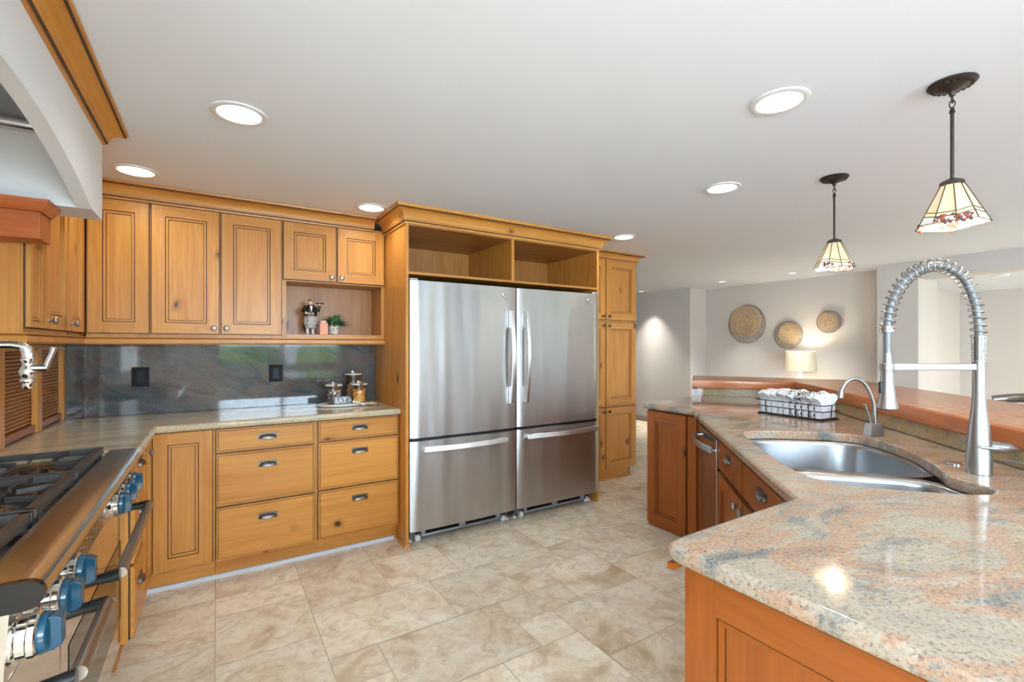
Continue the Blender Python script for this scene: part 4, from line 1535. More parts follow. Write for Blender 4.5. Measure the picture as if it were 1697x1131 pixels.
# instant hot water tap
IB = Vector((2.629, .961, .90))
r = thing('hot_water_tap', 'small brushed nickel filtered water tap with a gooseneck spout', 'tap', tuple(IB))
part(MB().obox(IB, AD, side, Z, -.030, .030, -.022, .022, .001, .002).add(
    [IB + AD * a * s + side * b * s + Z * z for z, s in ((.001, 1.0), (.058, .80)) for a, b in ((-.033, -.024), (.033, -.024), (.033, .024), (-.033, .024))],
    [(3, 2, 1, 0), (4, 5, 6, 7), (0, 1, 5, 4), (1, 2, 6, 5), (2, 3, 7, 6), (3, 0, 4, 7)]), 'base', ST_SATIN, r, bevel=.004)
gp = [(-.008, .058), (-.004, .10), (.0, .145), (.020, .205), (.05, .250), (.090, .268), (.125, .255), (.148, .225), (.156, .205)]
part(MB().tube([IB + AD * q.x + Z * q.y for q in catmull(gp, 6)], .0075, 12), 'spout', ST_SATIN, r)
part(MB().tube([IB + AD * .155 + Z * .212, IB + AD * .158 + Z * .178], .0125, 14), 'spout_tip', ST_SATIN, r)
part(MB().tube([IB + AD * .016 + Z * .057, IB + AD * .020 + Z * .085, IB + AD * .030 + Z * .115, IB + AD * .042 + Z * .140, IB + AD * .046 + Z * .146], [.005, .005, .0045, .006, .006], 10), 'lever', ST_SATIN, r)

# ------------------------------------------------------------------ wire basket with rolled cloths
BA, BB = Vector((2.890, 1.672, .90)), Vector((2.858, 1.285, .90))
bu = (BB - BA).normalized()
bl_ = (BB - BA).length
bv = Vector((-bu.y, bu.x, 0))                            # away from the camera
if bv.x < 0:
    bv = -bv
bw = .155
r = thing('wire_basket', 'black wire basket of rolled white towels on the island worktop', 'basket', tuple(BA))
wm = MB()


def bp(a, b, z):
    return BA + bu * a + bv * b + Z * z


for z, gr in ((.005, 0.0), (.052, .004), (.088, .008)):
    ring = [bp(-gr, -gr, z), bp(bl_ + gr, -gr, z), bp(bl_ + gr, bw + gr, z), bp(-gr, bw + gr, z)]
    for i in range(4):
        wm.tube([ring[i], ring[(i + 1) % 4]], .0026 if z > .01 else .0042, 8)
part(wm, 'rail', BLACK, r)
for a, b in ((.055, 0), (bl_ - .075, 0), (.055, bw), (bl_ - .075, bw)):
    sg = -1 if b == 0 else 1
    part(MB().tube([bp(a, b, .004), bp(a, b + sg * .004, .052), bp(a, b + sg * .008, .090)], .003, 8), 'upright', BLACK, r)
for a in (-.0, bl_):
    sg = -1 if a == 0 else 1
    part(MB().tube([bp(a, bw / 2, .004), bp(a + sg * .008, bw / 2, .090)], .003, 8), 'upright', BLACK, r)
for a in (.07, .14, .21, .28):
    part(MB().tube([bp(a, 0, .005), bp(a, bw, .005)], .002, 6), 'base_wire', BLACK, r)


def towel_mat(name, ink, amt):
    m = NT(name)
    n_ = m.noise(m.coords(scale=(1, 1, .5)), 46, 4, .65, 1.5)
    c = m.ramp(n_, [(.0, srgb(222, 223, 227)), (.60 - amt, srgb(222, 223, 227)), (.64 - amt, ink), (.72, ink), (.75, srgb(222, 223, 227))])
    m.l(c, m.b.inputs['Base Color'])
    m.set(Roughness=.95, Sheen_Weight=.3)
    fz = m.noise(m.coords(), 220, 2, .6)
    m.bump(fz, .5, .002)
    return m.mat


TW = [towel_mat('towel_plain', srgb(190, 192, 198), .04), towel_mat('towel_grey', srgb(140, 142, 148), .06), towel_mat('towel_black', srgb(44, 46, 52), .10),
      towel_mat('towel_green', srgb(140, 160, 152), .07)]
TSEQ = [(3, 'white towel with pale green lines, at the far end of the wire basket'), (3, 'white towel with pale green lines, second from the far end of the wire basket'),
        (0, 'plain white towel, third from the far end of the wire basket'), (1, 'white towel with faint grey lines, fourth in the wire basket'),
        (0, 'plain white towel in the middle of the wire basket'), (2, 'white towel with bold black marks in the middle of the wire basket'),
        (2, 'white towel with black scribbles beside the bold black one'), (1, 'grey patterned white towel, third from the near end of the wire basket'),
        (2, 'black patterned white towel, second from the near end of the wire basket'), (0, 'plain white folded towel at the near end of the wire basket')]
rt = random.Random(5)
nt = len(TSEQ)
for k, (mi, lab) in enumerate(TSEQ):
    a0 = .010 + (bl_ - .020) * k / nt
    a1 = .010 + (bl_ - .020) * (k + 1) / nt - .0012
    hgt = .146 + rt.uniform(-.010, .014)
    lean = 0.0
    mb = MB()
    hw = (a1 - a0) / 2
    side_p = [(hw * .80, .012), (hw, .020), (hw, .050), (hw, .085), (hw, .098), (hw, .108), (hw, .118), (hw, hgt - hw)]
    top_p = [(hw * math.cos(math.pi * q / 10), hgt - hw + hw * math.sin(math.pi * q / 10)) for q in range(1, 10)]
    prof_p = side_p + top_p + [(-x, h) for x, h in side_p[::-1]]
    n1, n2 = 14, len(prof_p)
    V_, F_ = [], []
    # a folded cloth standing on edge: rounded fold on top, spilling softly over the rail at both ends
    for i in range(n1 + 1):
        s = i / n1
        for (ax_, hh) in prof_p:
            bulge = max(0, hh - .100) * (.75 + .30 * math.sin(k * 1.7))
            droop = .022 * abs(2 * s - 1) ** 4 * max(0, hh - .09) / (hgt - .09)
            rip = .004 * math.sin(s * 15 + k * 2.1) * max(0, hh - .10) / .05
            V_.append(bp((a0 + a1) / 2 + ax_ * (.94 + .05 * math.sin(s * 9 + k)), .009 + (bw - .018) * s + (2 * s - 1) * bulge, hh - droop + rip))
    for i in range(n1):
        for j in range(n2):
            F_.append((i * n2 + j, i * n2 + (j + 1) % n2, (i + 1) * n2 + (j + 1) % n2, (i + 1) * n2 + j))
    for o0 in (0, n1 * n2):
        for j in range(n2 // 2):
            a_, b_ = n2 - 1 - j, n2 - 2 - j
            if j + 1 < b_:
                F_.append((o0 + j, o0 + j + 1, o0 + b_, o0 + a_))
            elif j + 1 == b_:
                F_.append((o0 + j, o0 + j + 1, o0 + a_))
    mb.add(V_, F_)
    o = mb.build('rolled_towel', TW[mi], origin=tuple(bp((a0 + a1) / 2, bw / 2, .01)), smooth=60)
    tag(o, lab, 'towel', 'rolled towels in the wire basket')

# ------------------------------------------------------------------ jars, tray, sign, beads on the back worktop
cx0, cy0 = .772, 3.46
tag(MB().lathe([(.02, 0), (.155, 0), (.168, .006), (.170, .014), (.164, .016), (.154, .010), (.02, .009)], (cx0 - .01, cy0, .9008), Z, 48, su=1.0, sv=.62).build(
    'serving_tray', plain('white_ceramic_tray', srgb(236, 232, 224), .4), origin=(cx0 - .01, cy0, .9008)), 'oval white tray under the glass jars on the back worktop', 'tray')


def jar(x, y, rad, h, label, fill, z=.9115, fillh=.75, knob=False):
    r_ = thing('glass_jar', label, 'jar', (x, y, z))
    part(MB().lathe([(.001, 0), (rad - .003, 0), (rad, .004), (rad, h - .004), (rad - .003, h), (rad - .004, h), (rad - .004, .005), (.001, .005)], (x, y, z), Z, 32, caps=False), 'jar_body', JARGLASS, r_)
    part(MB().lathe([(rad - .004, h), (rad + .003, h + .0015), (rad + .003, h + .010), (rad - .002, h + .012)], (x, y, z), Z, 32), 'seal_ring', plain('silicone_seal', srgb(214, 212, 206), .4), r_)
    ld = part(MB().lathe([(rad, h + .0125), (rad + .001, h + .026), (rad - .006, h + .029), (.002, h + .030)], (x, y, z), Z, 32), 'lid', JARGLASS, r_)
    if knob:
        part(MB().lathe([(.008, h + .030), (.007, h + .040), (.016, h + .050), (.018, h + .060), (.010, h + .068)], (x, y, z), Z, 20), 'lid_knob', JARGLASS, ld)
    else:
        part(MB().box(x - .012, x + .012, y - rad - .006, y - rad - .0005, z + h - .028, z + h + .020), 'clasp', CHROME, r_, bevel=.002)
    rf = random.Random(int(x * 1000))
    cm = MB()
    rr, top_ = rad - .009, (h - .01) * fillh
    for _ in range(170):
        a = rf.uniform(0, 2 * math.pi)
        q = rr * math.sqrt(rf.uniform(.45, 1)) * .93
        s = rf.uniform(.004, .0085)
        zz = z + .012 + rf.random() * top_
        cm.ball((x + q * math.cos(a), y + q * math.sin(a), zz), s, s * rf.uniform(.6, 1), s * rf.uniform(.5, .9), 7, 5, m=rf.randrange(len(fill[0])))
    cm.lathe([(.001, .0065), (rr * .86, .0065), (rr * .86, top_ * .97), (.001, top_ * .98)], (x, y, z), Z, 20, m=0)
    o_ = cm.build('dry_cereal', fill[0], origin=(x, y, z + .006))
    tag(o_, fill[1], 'cereal', None, 'stuff')


P_ = lambda n_, c: plain(n_, c, .7)
jar(.705, 3.475, .054, .128, 'glass jar of dark and pale mixed cereal, standing behind the small sign',
    ([P_('cereal_a', srgb(92, 74, 70)), P_('cereal_b', srgb(244, 232, 216)), P_('cereal_c', srgb(212, 184, 156)), P_('cereal_d', srgb(150, 140, 152))], 'dark and pale mixed cereal filling the jar behind the small sign'))
jar(.880, 3.475, .054, .128, 'glass jar of golden corn cereal on the end of the white tray',
    ([P_('corn_a', srgb(236, 166, 70)), P_('corn_b', srgb(248, 204, 124)), P_('corn_c', srgb(214, 138, 56))], 'golden corn cereal filling the jar nearest the fridge panel'))
jar(.868, 3.600, .058, .205, 'tallest glass jar with a knobbed lid, behind the golden cereal jar',
    ([P_('nut_a', srgb(196, 144, 104)), P_('nut_b', srgb(226, 192, 160)), P_('nut_c', srgb(164, 116, 82))], 'brown nutty cereal filling the tallest jar'), z=.9015, fillh=.66, knob=True)

# tag shaped sign reading EAT
sx, sy, sz = .742, 3.372, .9165
r = thing('wooden_sign', 'small grey tag-shaped sign reading EAT in front of the jars', 'sign', (sx, sy, sz))
sgp = [(-.058, 0), (.046, 0), (.060, .016), (.060, .040), (.046, .056), (-.058, .056)]
part(MB().prism(sgp, 0, .012, 0, lambda a, b, c: (sx + a, sy + c + b * .12, sz + b)), 'board', plain('grey_sign_paint', srgb(120, 130, 140), .6), r, bevel=.001)
cu = bpy.data.curves.new('eat_text', 'FONT')
cu.body = 'EAT'
cu.size = .050
cu.extrude = .0006
cu.offset = .0007
to = bpy.data.objects.new('eat_text', cu)
COL.objects.link(to)
dg = bpy.context.evaluated_depsgraph_get()
me = bpy.data.meshes.new_from_object(to.evaluated_get(dg))
bpy.data.objects.remove(to)
me.materials.clear()
me.materials.append(plain('sign_white', srgb(240, 240, 238), .6))
lt = bpy.data.objects.new('lettering', me)
COL.objects.link(lt)
lt.parent = r
lt.scale = (.86, 1, 1)
lt.location = (-.050, -.0008 + .010 * .12, .011)
lt.rotation_euler = (math.pi / 2 - math.atan(.12), 0, 0)
part(MB().lathe([(.0045, 0), (.0045, .001)], (sx + .049, sy - .0012 + .028 * .12, sz + .028), (0, -1, .12), 16), 'tag_hole', bpy.data.materials['sign_white'], r)

r = thing('bead_garland', 'pale wooden bead string with a straw tassel lying by the tray edge', 'garland', (.86, 3.36, .92))
bc = plain('pale_bead', srgb(232, 222, 208), .5)
bpts = [(.815, 3.365, .931, .011), (.832, 3.357, .9275, .010), (.848, 3.352, .924, .010), (.866, 3.350, .916, .0095), (.882, 3.350, .912, .009)]
for (x, y, z, q) in bpts:
    part(MB().ball((x, y, z), q, n=16, k=10), 'bead', bc, r)
tm = MB()
rt2 = random.Random(9)
for k in range(44):
    a, b = rt2.uniform(-1, 1), rt2.uniform(0, 1)
    tm.tube([(.890, 3.352, .911 + .004 * b), (.925, 3.354 + .012 * a, .909 + .014 * b), (.962 + rt2.uniform(-.008, .006), 3.356 + .026 * a, .904 + .016 * b)], [.0016, .0014, .001], 5)
part(tm, 'tassel', plain('straw_tassel', srgb(196, 168, 124), .8), r)

# ------------------------------------------------------------------ outlets
for px_, lab, dev in ((-.394, 'black blank outlet plate on the dark backsplash, nearer the tambour doors', False),
                      (.356, 'black outlet with a socket face on the dark backsplash, nearer the jars', True)):
    r = thing('wall_outlet', lab, 'outlet', (px_, 3.671, 1.13))
    part(MB().box(px_ - .043, px_ + .043, 3.6655, 3.6715, 1.072, 1.190), 'cover_plate', plain('outlet_black', srgb(20, 21, 23), .6, spec=.25), r, bevel=.002)
    part(MB().box(px_ - .018, px_ + .018, 3.6635, 3.6654, 1.095, 1.167), 'socket_face' if dev else 'blank_insert', plain('outlet_face', srgb(44, 54, 62) if dev else srgb(30, 30, 33), .5, spec=.25), r, bevel=.001)
    if dev:
        sl = MB()
        for zz in (1.112, 1.148):
            for dx in (-.007, .005):
                sl.box(px_ + dx, px_ + dx + .003, 3.6628, 3.6636, zz - .005, zz + .005)
        part(sl, 'slot', DARKVOID, r, smooth=0)

# ------------------------------------------------------------------ figurine, candle, plant in the niche
ny, nz = 3.535, 1.4005
fx = .560
r = thing('waiter_figurine', 'stout waiter figurine in black jacket and checked trousers holding a tray', 'figurine', (fx, ny, nz))
ck = NT('checked_cloth')
chk = ck.n('ShaderNodeTexChecker')
chk.inputs['Scale'].default_value = 150
chk.inputs[1].default_value = srgb(232, 230, 224)
chk.inputs[2].default_value = srgb(34, 34, 36)
ck.l(ck.coords(rot=(0, math.radians(45), 0)), chk.inputs[0])
ck.l(chk.outputs[0], ck.b.inputs['Base Color'])
ck.set(Roughness=.4)
part(MB().lathe([(.018, .040), (.034, .046), (.043, .075), (.045, .100), (.040, .130), (.030, .140)], (fx, ny, nz), Z, 24, sv=.85), 'trousers', ck.mat, r)
part(MB().lathe([(.032, .128), (.043, .134), (.044, .160), (.038, .190), (.024, .206), (.010, .210)], (fx, ny, nz), Z, 24, sv=.82)
     .tube([(fx - .030, ny - .006, nz + .195), (fx - .048, ny - .012, nz + .165), (fx - .034, ny - .034, nz + .150)], [.014, .013, .010], 12)
     .tube([(fx + .030, ny - .006, nz + .190), (fx + .052, ny - .010, nz + .168), (fx + .056, ny - .014, nz + .205)], [.014, .013, .010], 12)
     .tube([(fx + .012, ny + .034, nz + .160), (fx - .030, ny + .034, nz + .090), (fx - .036, ny + .030, nz + .020)], [.016, .012, .004], 8), 'jacket', plain('black_jacket', srgb(24, 24, 26), .3), r)
hd = part(MB().ball((fx - .002, ny - .006, nz + .224), .0165, .0165, .019, 16, 10).ball((fx - .002, ny - .024, nz + .222), .005, n=8, k=6)
          .ball((fx - .034, ny - .038, nz + .150), .010, n=10, k=6).ball((fx + .056, ny - .014, nz + .212), .009, n=10, k=6), 'head_and_hands', plain('figurine_skin', srgb(222, 196, 158), .4), r)
part(MB().lathe([(.017, .000), (.016, .008), (.008, .014)], (fx - .002, ny - .004, nz + .232), Z, 16), 'hair', plain('figurine_hair', srgb(150, 120, 70), .5), hd)
part(MB().add([(fx - .010, ny - .037, nz + .200), (fx + .008, ny - .037, nz + .200), (fx, ny - .041, nz + .160), (fx - .010, ny - .030, nz + .200), (fx + .008, ny - .030, nz + .200), (fx, ny - .034, nz + .160)],
              [(0, 1, 2), (5, 4, 3), (0, 3, 4, 1), (1, 4, 5, 2), (2, 5, 3, 0)]), 'shirt_front', WHITEPL, r)
part(MB().lathe([(.026, 0), (.028, .002), (.028, .006), (.02, .006)], (fx + .060, ny - .014, nz + .219), Z, 20), 'tray', plain('figurine_tray', srgb(70, 30, 24), .4), r)
part(MB().box(fx - .034, fx - .008, ny - .041, ny - .036, nz + .142, nz + .150).ball((fx + .010, ny - .038, nz + .146), .009, n=10, k=6), 'towel_and_button', plain('figurine_cream', srgb(200, 186, 150), .5), r)
for dx in (-.020, .016):
    lg = part(MB().tube([(fx + dx, ny, nz + .045), (fx + dx, ny - .002, nz + .010)], [.009, .008], 10), 'leg', WHITEPL, r)
    part(MB().ball((fx + dx, ny - .012, nz + .0075), .012, .022, .0075, 12, 8), 'shoe', WHITEPL, lg)

px_, ny = .632, 3.462
tag(MB().box(px_ - .027, px_ + .027, ny - .027, ny + .027, nz, nz + .074).box(px_ - .0272, px_ + .0272, ny - .0272, ny + .0272, nz + .074, nz + .080).lathe(
    [(.022, .080), (.022, .096), (.018, .098)], (px_, ny, nz), Z, 20, m=1).build('candle_box', [plain('pink_box', srgb(224, 152, 118), .45), plain('pink_candle_lid', srgb(236, 196, 176), .35)], bevel=.002, origin=(px_, ny, nz)),
    'small pink candle box between the figurine and the potted plant', 'candle')

gx, ny = .716, 3.535
r = thing('potted_plant', 'small bushy green plant in a mottled white pot in the niche', 'plant', (gx, ny, nz))
pm = NT('mottled_pot')
pn = pm.noise(pm.coords(), 70, 4, .7)
pm.l(pm.ramp(pn, [(.42, srgb(150, 138, 124)), (.52, srgb(222, 214, 202)), (.7, srgb(238, 232, 224))]), pm.b.inputs['Base Color'])
pm.set(Roughness=.35)
part(MB().lathe([(.030, 0), (.037, .006), (.039, .040), (.037, .068), (.034, .070), (.033, .055), (.002, .054)], (gx, ny, nz), Z, 26), 'pot', pm.mat, r)
fm = MB()
rp = random.Random(21)
for k in range(300):
    a = rp.uniform(0, 2 * math.pi)
    el = rp.uniform(.12, 1.35)
    ln = rp.uniform(.065, .118)
    ln *= 1.15 if math.cos(a) > 0 else .95
    base = Vector((gx + .02 * math.cos(a) * rp.random(), ny + .02 * math.sin(a) * rp.random(), nz + .058))
    dr = Vector((math.cos(a) * math.cos(el), math.sin(a) * math.cos(el) * .8, math.sin(el) * .82))
    mid = base + dr * ln * .55 + Z * .012
    tipp = base + dr * ln + Z * (-.016 * math.cos(el))
    if tipp.x < .668 and tipp.y < 3.515:
        continue
    sd = dr.cross(Z)
    sd = sd.normalized() * rp.uniform(.004, .0075)
    mi = rp.randrange(3)
    fm.add([base - sd * .3, base + sd * .3, mid + sd, tipp, mid - sd, mid + Z * .0015], [(0, 1, 5), (1, 2, 5), (2, 3, 5), (3, 4, 5), (4, 0, 5)], mi)
part(fm, 'foliage', [plain('leaf_dark', srgb(38, 78, 48), .5), plain('leaf_mid', srgb(66, 116, 70), .5), plain('leaf_light', srgb(130, 166, 110), .5)], r, recalc=False, smooth=0)

# ------------------------------------------------------------------ recessed downlights
for (x, y, lab) in CANS:
    r = thing('recessed_light', lab, 'ceiling light', (x, y, H))
    part(MB().lathe([(.100, -.001), (.099, -.006), (.088, -.009), (.078, -.007), (.078, -.001)], (x, y, H), Z, 40, caps=False), 'trim_ring', RING, r)
    part(MB().lathe([(.078, -.0015), (.077, -.004), (.001, -.006)], (x, y, H), Z, 40), 'lens', LENS, r)
    disk_lamp(x, y, CAN_W, .15, math.radians(150), (1, 1, .99))
for (x, y, lab) in FAR_CANS:
    r = thing('recessed_light', lab, 'ceiling light', (x, y, H))
    part(MB().lathe([(.055, -.001), (.054, -.005), (.045, -.007), (.040, -.001)], (x, y, H), Z, 28, caps=False), 'trim_ring', RING, r)
    part(MB().lathe([(.040, -.0015), (.001, -.004)], (x, y, H), Z, 28), 'lens', LENS, r)
    disk_lamp(x, y, 4.5, .07, math.radians(75), (1, .95, .88))


for (x, y) in ((7.5, -.4), (7.5, -1.6)):  # unseen lamps without fixtures, added to brighten the hall
    ld = disk_lamp(x, y, 17, .2, math.radians(170), (1, .95, .90))
    ld.location.z = 2.04


# ------------------------------------------------------------------ pendants
def shade_mat():
    m = NT('stained_glass')
    tc = m.n('ShaderNodeTexCoord')
    sep = m.n('ShaderNodeSeparateXYZ')
    m.l(tc.outputs['Object'], sep.inputs[0])
    n_ = m.noise(m.coords(), 22, 3, .6)
    col = m.ramp(n_, [(.3, srgb(214, 198, 164)), (.7, srgb(204, 182, 138))])
    m.l(col, m.b.inputs['Base Color'])
    m.b.inputs['Emission Color'].default_value = srgb(255, 236, 196)
    m.set(Roughness=.25, Emission_Strength=.17, Coat_Weight=.4)
    return m.mat


GLASSW = shade_mat()
GLASSR = plain('ruby_glass', srgb(122, 60, 46), .15, em=srgb(150, 70, 50), em_s=.35)
GLASSP = plain('amber_glass', srgb(242, 214, 150), .2, em=srgb(250, 220, 160), em_s=.3)
GLASSK = plain('smoke_glass', srgb(74, 68, 76), .15)
LEAD = plain('lead_came', srgb(92, 76, 48), .4, .6)
CLEARW = plain('white_glass', srgb(214, 212, 208), .2, em=srgb(255, 250, 240), em_s=.1)


def pendant(x, y, label, rot=0.0):
    r_ = thing('pendant_lamp', label, 'pendant lamp', (x, y, H), 'stained glass pendants over the island')
    cn = MB().lathe([(.066, -.001), (.068, -.006), (.062, -.012), (.040, -.020), (.018, -.028), (.010, -.036), (.008, -.046)], (x, y, H), Z, 36)
    for k in range(20):
        a = 2 * math.pi * k / 20
        cn.ball((x + .053 * math.cos(a), y + .053 * math.sin(a), H - .014), .0075, .0075, .005, 8, 5)
    part(cn, 'canopy', BRONZE, r_)
    ch = MB()
    for k, (zc, ax) in enumerate(((-.058, 0), (-.074, 1))):
        pts_ = []
        for j in range(17):
            a = 2 * math.pi * j / 16
            u_, w_ = .0075 * math.cos(a), .013 * math.sin(a)
            pts_.append((x + (u_ if ax == 0 else 0), y + (u_ if ax == 1 else 0), H + zc + w_))
        ch.tube(pts_, .002, 8, caps=False)
    ch.lathe([(.004, -.086), (.007, -.095), (.009, -.104), (.005, -.108)], (x, y, H), Z, 14)
    part(ch, 'chain_link', BRONZE, r_)
    part(MB().lathe([(.0055, -.105), (.0055, -.335)], (x, y, H), Z, 14), 'rod', BRONZE, r_)
    # octagonal glass cone
    zt, zb, rt_, rb_ = H - .353, H - .502, .030, .098
    NS = 10
    part(MB().lathe([(.006, -.332), (.020, -.338), (.033, -.345), (.034, -.358), (.031, -.360)], (x, y, H), Z, NS), 'cap', BRONZE, r_, smooth=20)
    sh = MB()
    ang = [rot + 2 * math.pi * k / NS for k in range(NS)]
    levels = [0, .30, .62]

    def pt(a, t, dr=0.0):
        q = rt_ + (rb_ - rt_) * t + dr
        return Vector((x + q * math.cos(a), y + q * math.sin(a), zt + (zb - zt) * t))
    lead = MB()
    scal = lambda k: .70 + .06 * math.sin(k * 1.9 + 1)
    for k in range(NS):
        a0, a1 = ang[k], ang[k] + 2 * math.pi / NS
        t0, t1 = scal(k), scal(k + 1) if k + 1 < NS else scal(0)
        sh.add([pt(a0, 0), pt(a1, 0), pt(a1, t1), pt(a0, t0)], [(0, 1, 2, 3)], 0)
        sh.add([pt(a0, 0, -.002), pt(a1, 0, -.002), pt(a1, t1, -.002), pt(a0, t0, -.002)], [(3, 2, 1, 0)], 0)
        sh.add([pt(a0, t0), pt(a1, t1), pt(a1, t1 + .09), pt(a0, t0 + .09)], [(0, 1, 2, 3)], 1)
        e0, e1 = .96 + .03 * math.sin(k * 2.3), .96 + .03 * math.sin((k + 1) % NS * 2.3)
        sh.add([pt(a0, t0 + .09), pt(a1, t1 + .09), pt(a1, e1), pt(a0, e0)], [(0, 1, 2, 3)], 2)
        lead.tube([pt(a0, 0, .0008), pt(a0, e0, .0008)], .0018, 6)
        lead.tube([pt(a0, t0, .0008), pt(a1, t1, .0008)], .0017, 6)
        lead.tube([pt(a0, t0 + .09, .0008), pt(a1, t1 + .09, .0008)], .0017, 6)
        lead.tube([pt(a0, e0, .0008), pt(a1, e1, .0008)], .0017, 6)
    s_ = part(sh, 'shade', [GLASSW, GLASSP, CLEARW], r_, smooth=0, recalc=False)
    part(lead, 'lead_lines', LEAD, s_)
    rj = random.Random(4)
    for c0_, n_ in ((rot + 2.45, 30), (rot + 5.6, 12), (rot + .6, 8)):
        jm = MB()
        for _ in range(n_):
            a = c0_ + rj.uniform(-.55, .55) * (1 if n_ > 20 else .45)
            t = rj.uniform(.80, 1.0)
            p_ = pt(a, t, -.003)
            jm.ball(p_, .0058, .0058, .0058, 8, 6, m=0 if rj.random() < .6 else 1)
        part(jm, 'bead_cluster', [GLASSR, GLASSK], s_)
    bl = part(MB().ball((x, y, zt - .055), .020, .020, .028, 14, 10).lathe([(.012, 0), (.012, .03)], (x, y, zt - .03), Z, 12), 'bulb', plain('bulb_glow', (1, .9, .72, 1), .3, em=(1, .86, .62, 1), em_s=6), r_)
    ld = bpy.data.lights.new('pendant_bulb_lamp', 'POINT')
    ld.energy = 1.8
    ld.color = (1, .84, .62)
    ld.shadow_soft_size = .03
    lo = bpy.data.objects.new('pendant_bulb_lamp', ld)
    lo.location = (x, y, zb + .012)
    COL.objects.link(lo)


pendant(2.166, .562, 'stained glass pendant lamp over the faucet, the bigger looking one', 1.0)
pendant(2.842, 1.220, 'stained glass pendant lamp further along the bar, between the faucet and the baskets', 3.9)

# ------------------------------------------------------------------ far room: wall baskets, lamp, console, smoke detector, bar stool
STRAW = NT('seagrass')
sn = STRAW.noise(STRAW.coords(), 60, 4, .7)
STRAW.l(STRAW.ramp(sn, [(.3, srgb(168, 134, 94)), (.5, srgb(218, 186, 144)), (.72, srgb(240, 218, 184))]), STRAW.b.inputs['Base Color'])
STRAW.set(Roughness=.85)
STRAW = STRAW.mat
WIRE = plain('basket_wire', srgb(150, 132, 112), .6)


def wall_basket(y, z, R, inner, off, label):
    xw = 6.752
    r_ = thing('wall_basket', label, 'wall decoration', (xw, y, z), 'woven baskets on the far wall')
    oy, oz = off
    wv = MB()
    nr = int(inner / .0165)
    for k in range(1, nr + 1):
        q = inner * k / nr
        n_ = 40
        pts_ = []
        for j in range(n_ + 1):
            a = 2 * math.pi * j / n_
            jit = .0035 * math.sin(7 * a + k * 1.3)
            pts_.append((xw - .034 - .012 * math.sin(k * 2.0 + a * 3) * .5, y + oy + (q + jit) * math.cos(a), z + oz + (q + jit) * math.sin(a)))
        wv.tube(pts_, .0064, 6, caps=False)
    part(wv, 'weave', STRAW, r_)
    st = MB()
    for k in range(44):
        a = 2 * math.pi * k / 44
        p0 = Vector((xw - .030, y + oy + inner * .86 * math.cos(a), z + oz + inner * .86 * math.sin(a)))
        p1 = Vector((xw - .016, y + R * math.cos(a), z + R * math.sin(a)))
        st.tube([p0, p0.lerp(p1, .5) - X * .002, p1], .0038, 5)
    for q in (R, R * .985):
        st.tube([(xw - .014, y + q * math.cos(2 * math.pi * j / 48), z + q * math.sin(2 * math.pi * j / 48)) for j in range(49)], .0045, 6, caps=False)
    part(st, 'spokes', WIRE, r_)
    part(MB().lathe([(.03, 0), (.03, .012)], (xw - .036, y + oy, z + oz), (1, 0, 0), 18), 'centre_knot', STRAW, r_)
    part(MB().tube([(6.7595, y, z), (xw - .036, y + oy, z + oz)], .006, 8), 'hanger', WIRE, r_)


wall_basket(4.075, 1.648, .288, .235, (.012, .040), 'largest woven basket hanging on the far wall, farthest from the faucet')
wall_basket(3.470, 1.470, .190, .140, (-.022, .022), 'middle woven basket hanging lowest on the far wall, above the table lamp')
wall_basket(2.955, 1.635, .144, .112, (.004, .012), 'smallest woven basket hanging on the far wall, closest to the faucet')

r = thing('console_table', 'white console table behind the bar carrying the table lamp', 'table', (6.52, 3.2, 0))
part(MB().box(6.30, 6.74, 2.55, 4.0, .72, .76), 'table_top', WHITEPL, r, bevel=.003)
for xx in (6.32, 6.70):
    for yy in (2.58, 3.95):
        part(MB().box(xx - .02, xx + .02, yy - .02, yy + .02, 0, .719), 'leg', WHITEPL, r, smooth=0)
lx, ly = 6.46, 3.17
r = thing('table_lamp', 'white table lamp with a cream fabric shade on the console by the far wall', 'table lamp', (lx, ly, .76))
part(MB().lathe([(.07, .001), (.07, .015), (.025, .03), (.05, .09), (.055, .13), (.03, .18), (.012, .20), (.010, .24)], (lx, ly, .76), Z, 24), 'base', WHITEPL, r)
part(MB().lathe([(.185, .235), (.172, .490), (.170, .490), (.183, .235)], (lx, ly, .76), Z, 36, caps=False), 'lamp_shade', plain('lamp_shade_fabric', srgb(240, 226, 200), .9, em=srgb(250, 232, 200), em_s=.05), r)
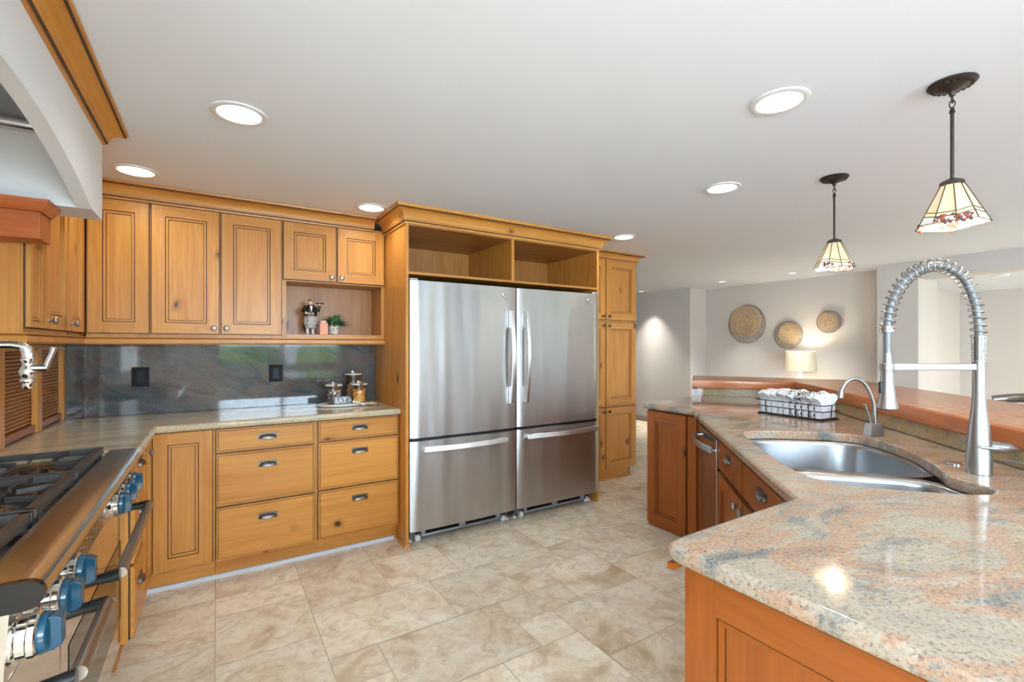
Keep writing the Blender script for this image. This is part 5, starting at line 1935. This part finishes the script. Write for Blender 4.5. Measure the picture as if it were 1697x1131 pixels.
part(MB().ball((lx, ly, 1.10), .03, n=12, k=8), 'bulb', plain('lamp_bulb', (1, .93, .8, 1), .3, em=(1, .9, .75, 1), em_s=10), r)
ld = bpy.data.lights.new('table_lamp_lamp', 'POINT')
ld.energy = 5
ld.color = (1, .92, .80)
ld.shadow_soft_size = .035
lo = bpy.data.objects.new('table_lamp_lamp', ld)
lo.location = (lx, ly, 1.145)
COL.objects.link(lo)

o = MB().lathe([(.066, 0), (.066, -.012), (.058, -.024), (.04, -.028)], (6.74, 1.38, 2.05), Z, 28).build('smoke_detector', WHITEPL, origin=(6.74, 1.38, 2.05))
tag(o, 'round white smoke detector on the hall ceiling beyond the faucet', 'smoke detector')

stx, sty = 3.93, .775
r = thing('bar_stool', 'grey metal bar stool with a curved back behind the wooden bar', 'stool', (stx, sty, 0))
SM = steel('stool_metal', (.34, .32, .30, 1), .32)
part(MB().lathe([(.01, .70), (.18, .70), (.185, .71), (.18, .725), (.01, .73)], (stx, sty, 0), Z, 28), 'seat', SM, r)
bk = MB()
bd = Vector((1 / S2, -1 / S2, 0))
bt = Vector((1 / S2, 1 / S2, 0))
pts_ = []
for k in range(13):
    a = math.radians(-75 + 150 * k / 12)
    pts_.append(Vector((stx, sty, 0)) + bd * (.19 * math.cos(a)) + bt * (.19 * math.sin(a)) + Z * (1.015 - .03 * (abs(k - 6) / 6) ** 2))
bk.tube(pts_, .024, 14, flat=1.2)
for k in (1, 4, 8, 11):
    bk.tube([pts_[k], Vector((pts_[k].x * .92 + stx * .08, pts_[k].y * .92 + sty * .08, .715))], .009, 8)
part(bk, 'backrest', SM, r)
for k in range(4):
    a = math.pi / 4 + k * math.pi / 2
    part(MB().tube([(stx + .13 * math.cos(a), sty + .13 * math.sin(a), .70), (stx + .20 * math.cos(a), sty + .20 * math.sin(a), .001)], .013, 10), 'leg', SM, r)
part(MB().tube([(stx + .172 * math.cos(2 * math.pi * j / 32), sty + .172 * math.sin(2 * math.pi * j / 32), .26) for j in range(33)], .009, 8, caps=False), 'footrest', SM, r)
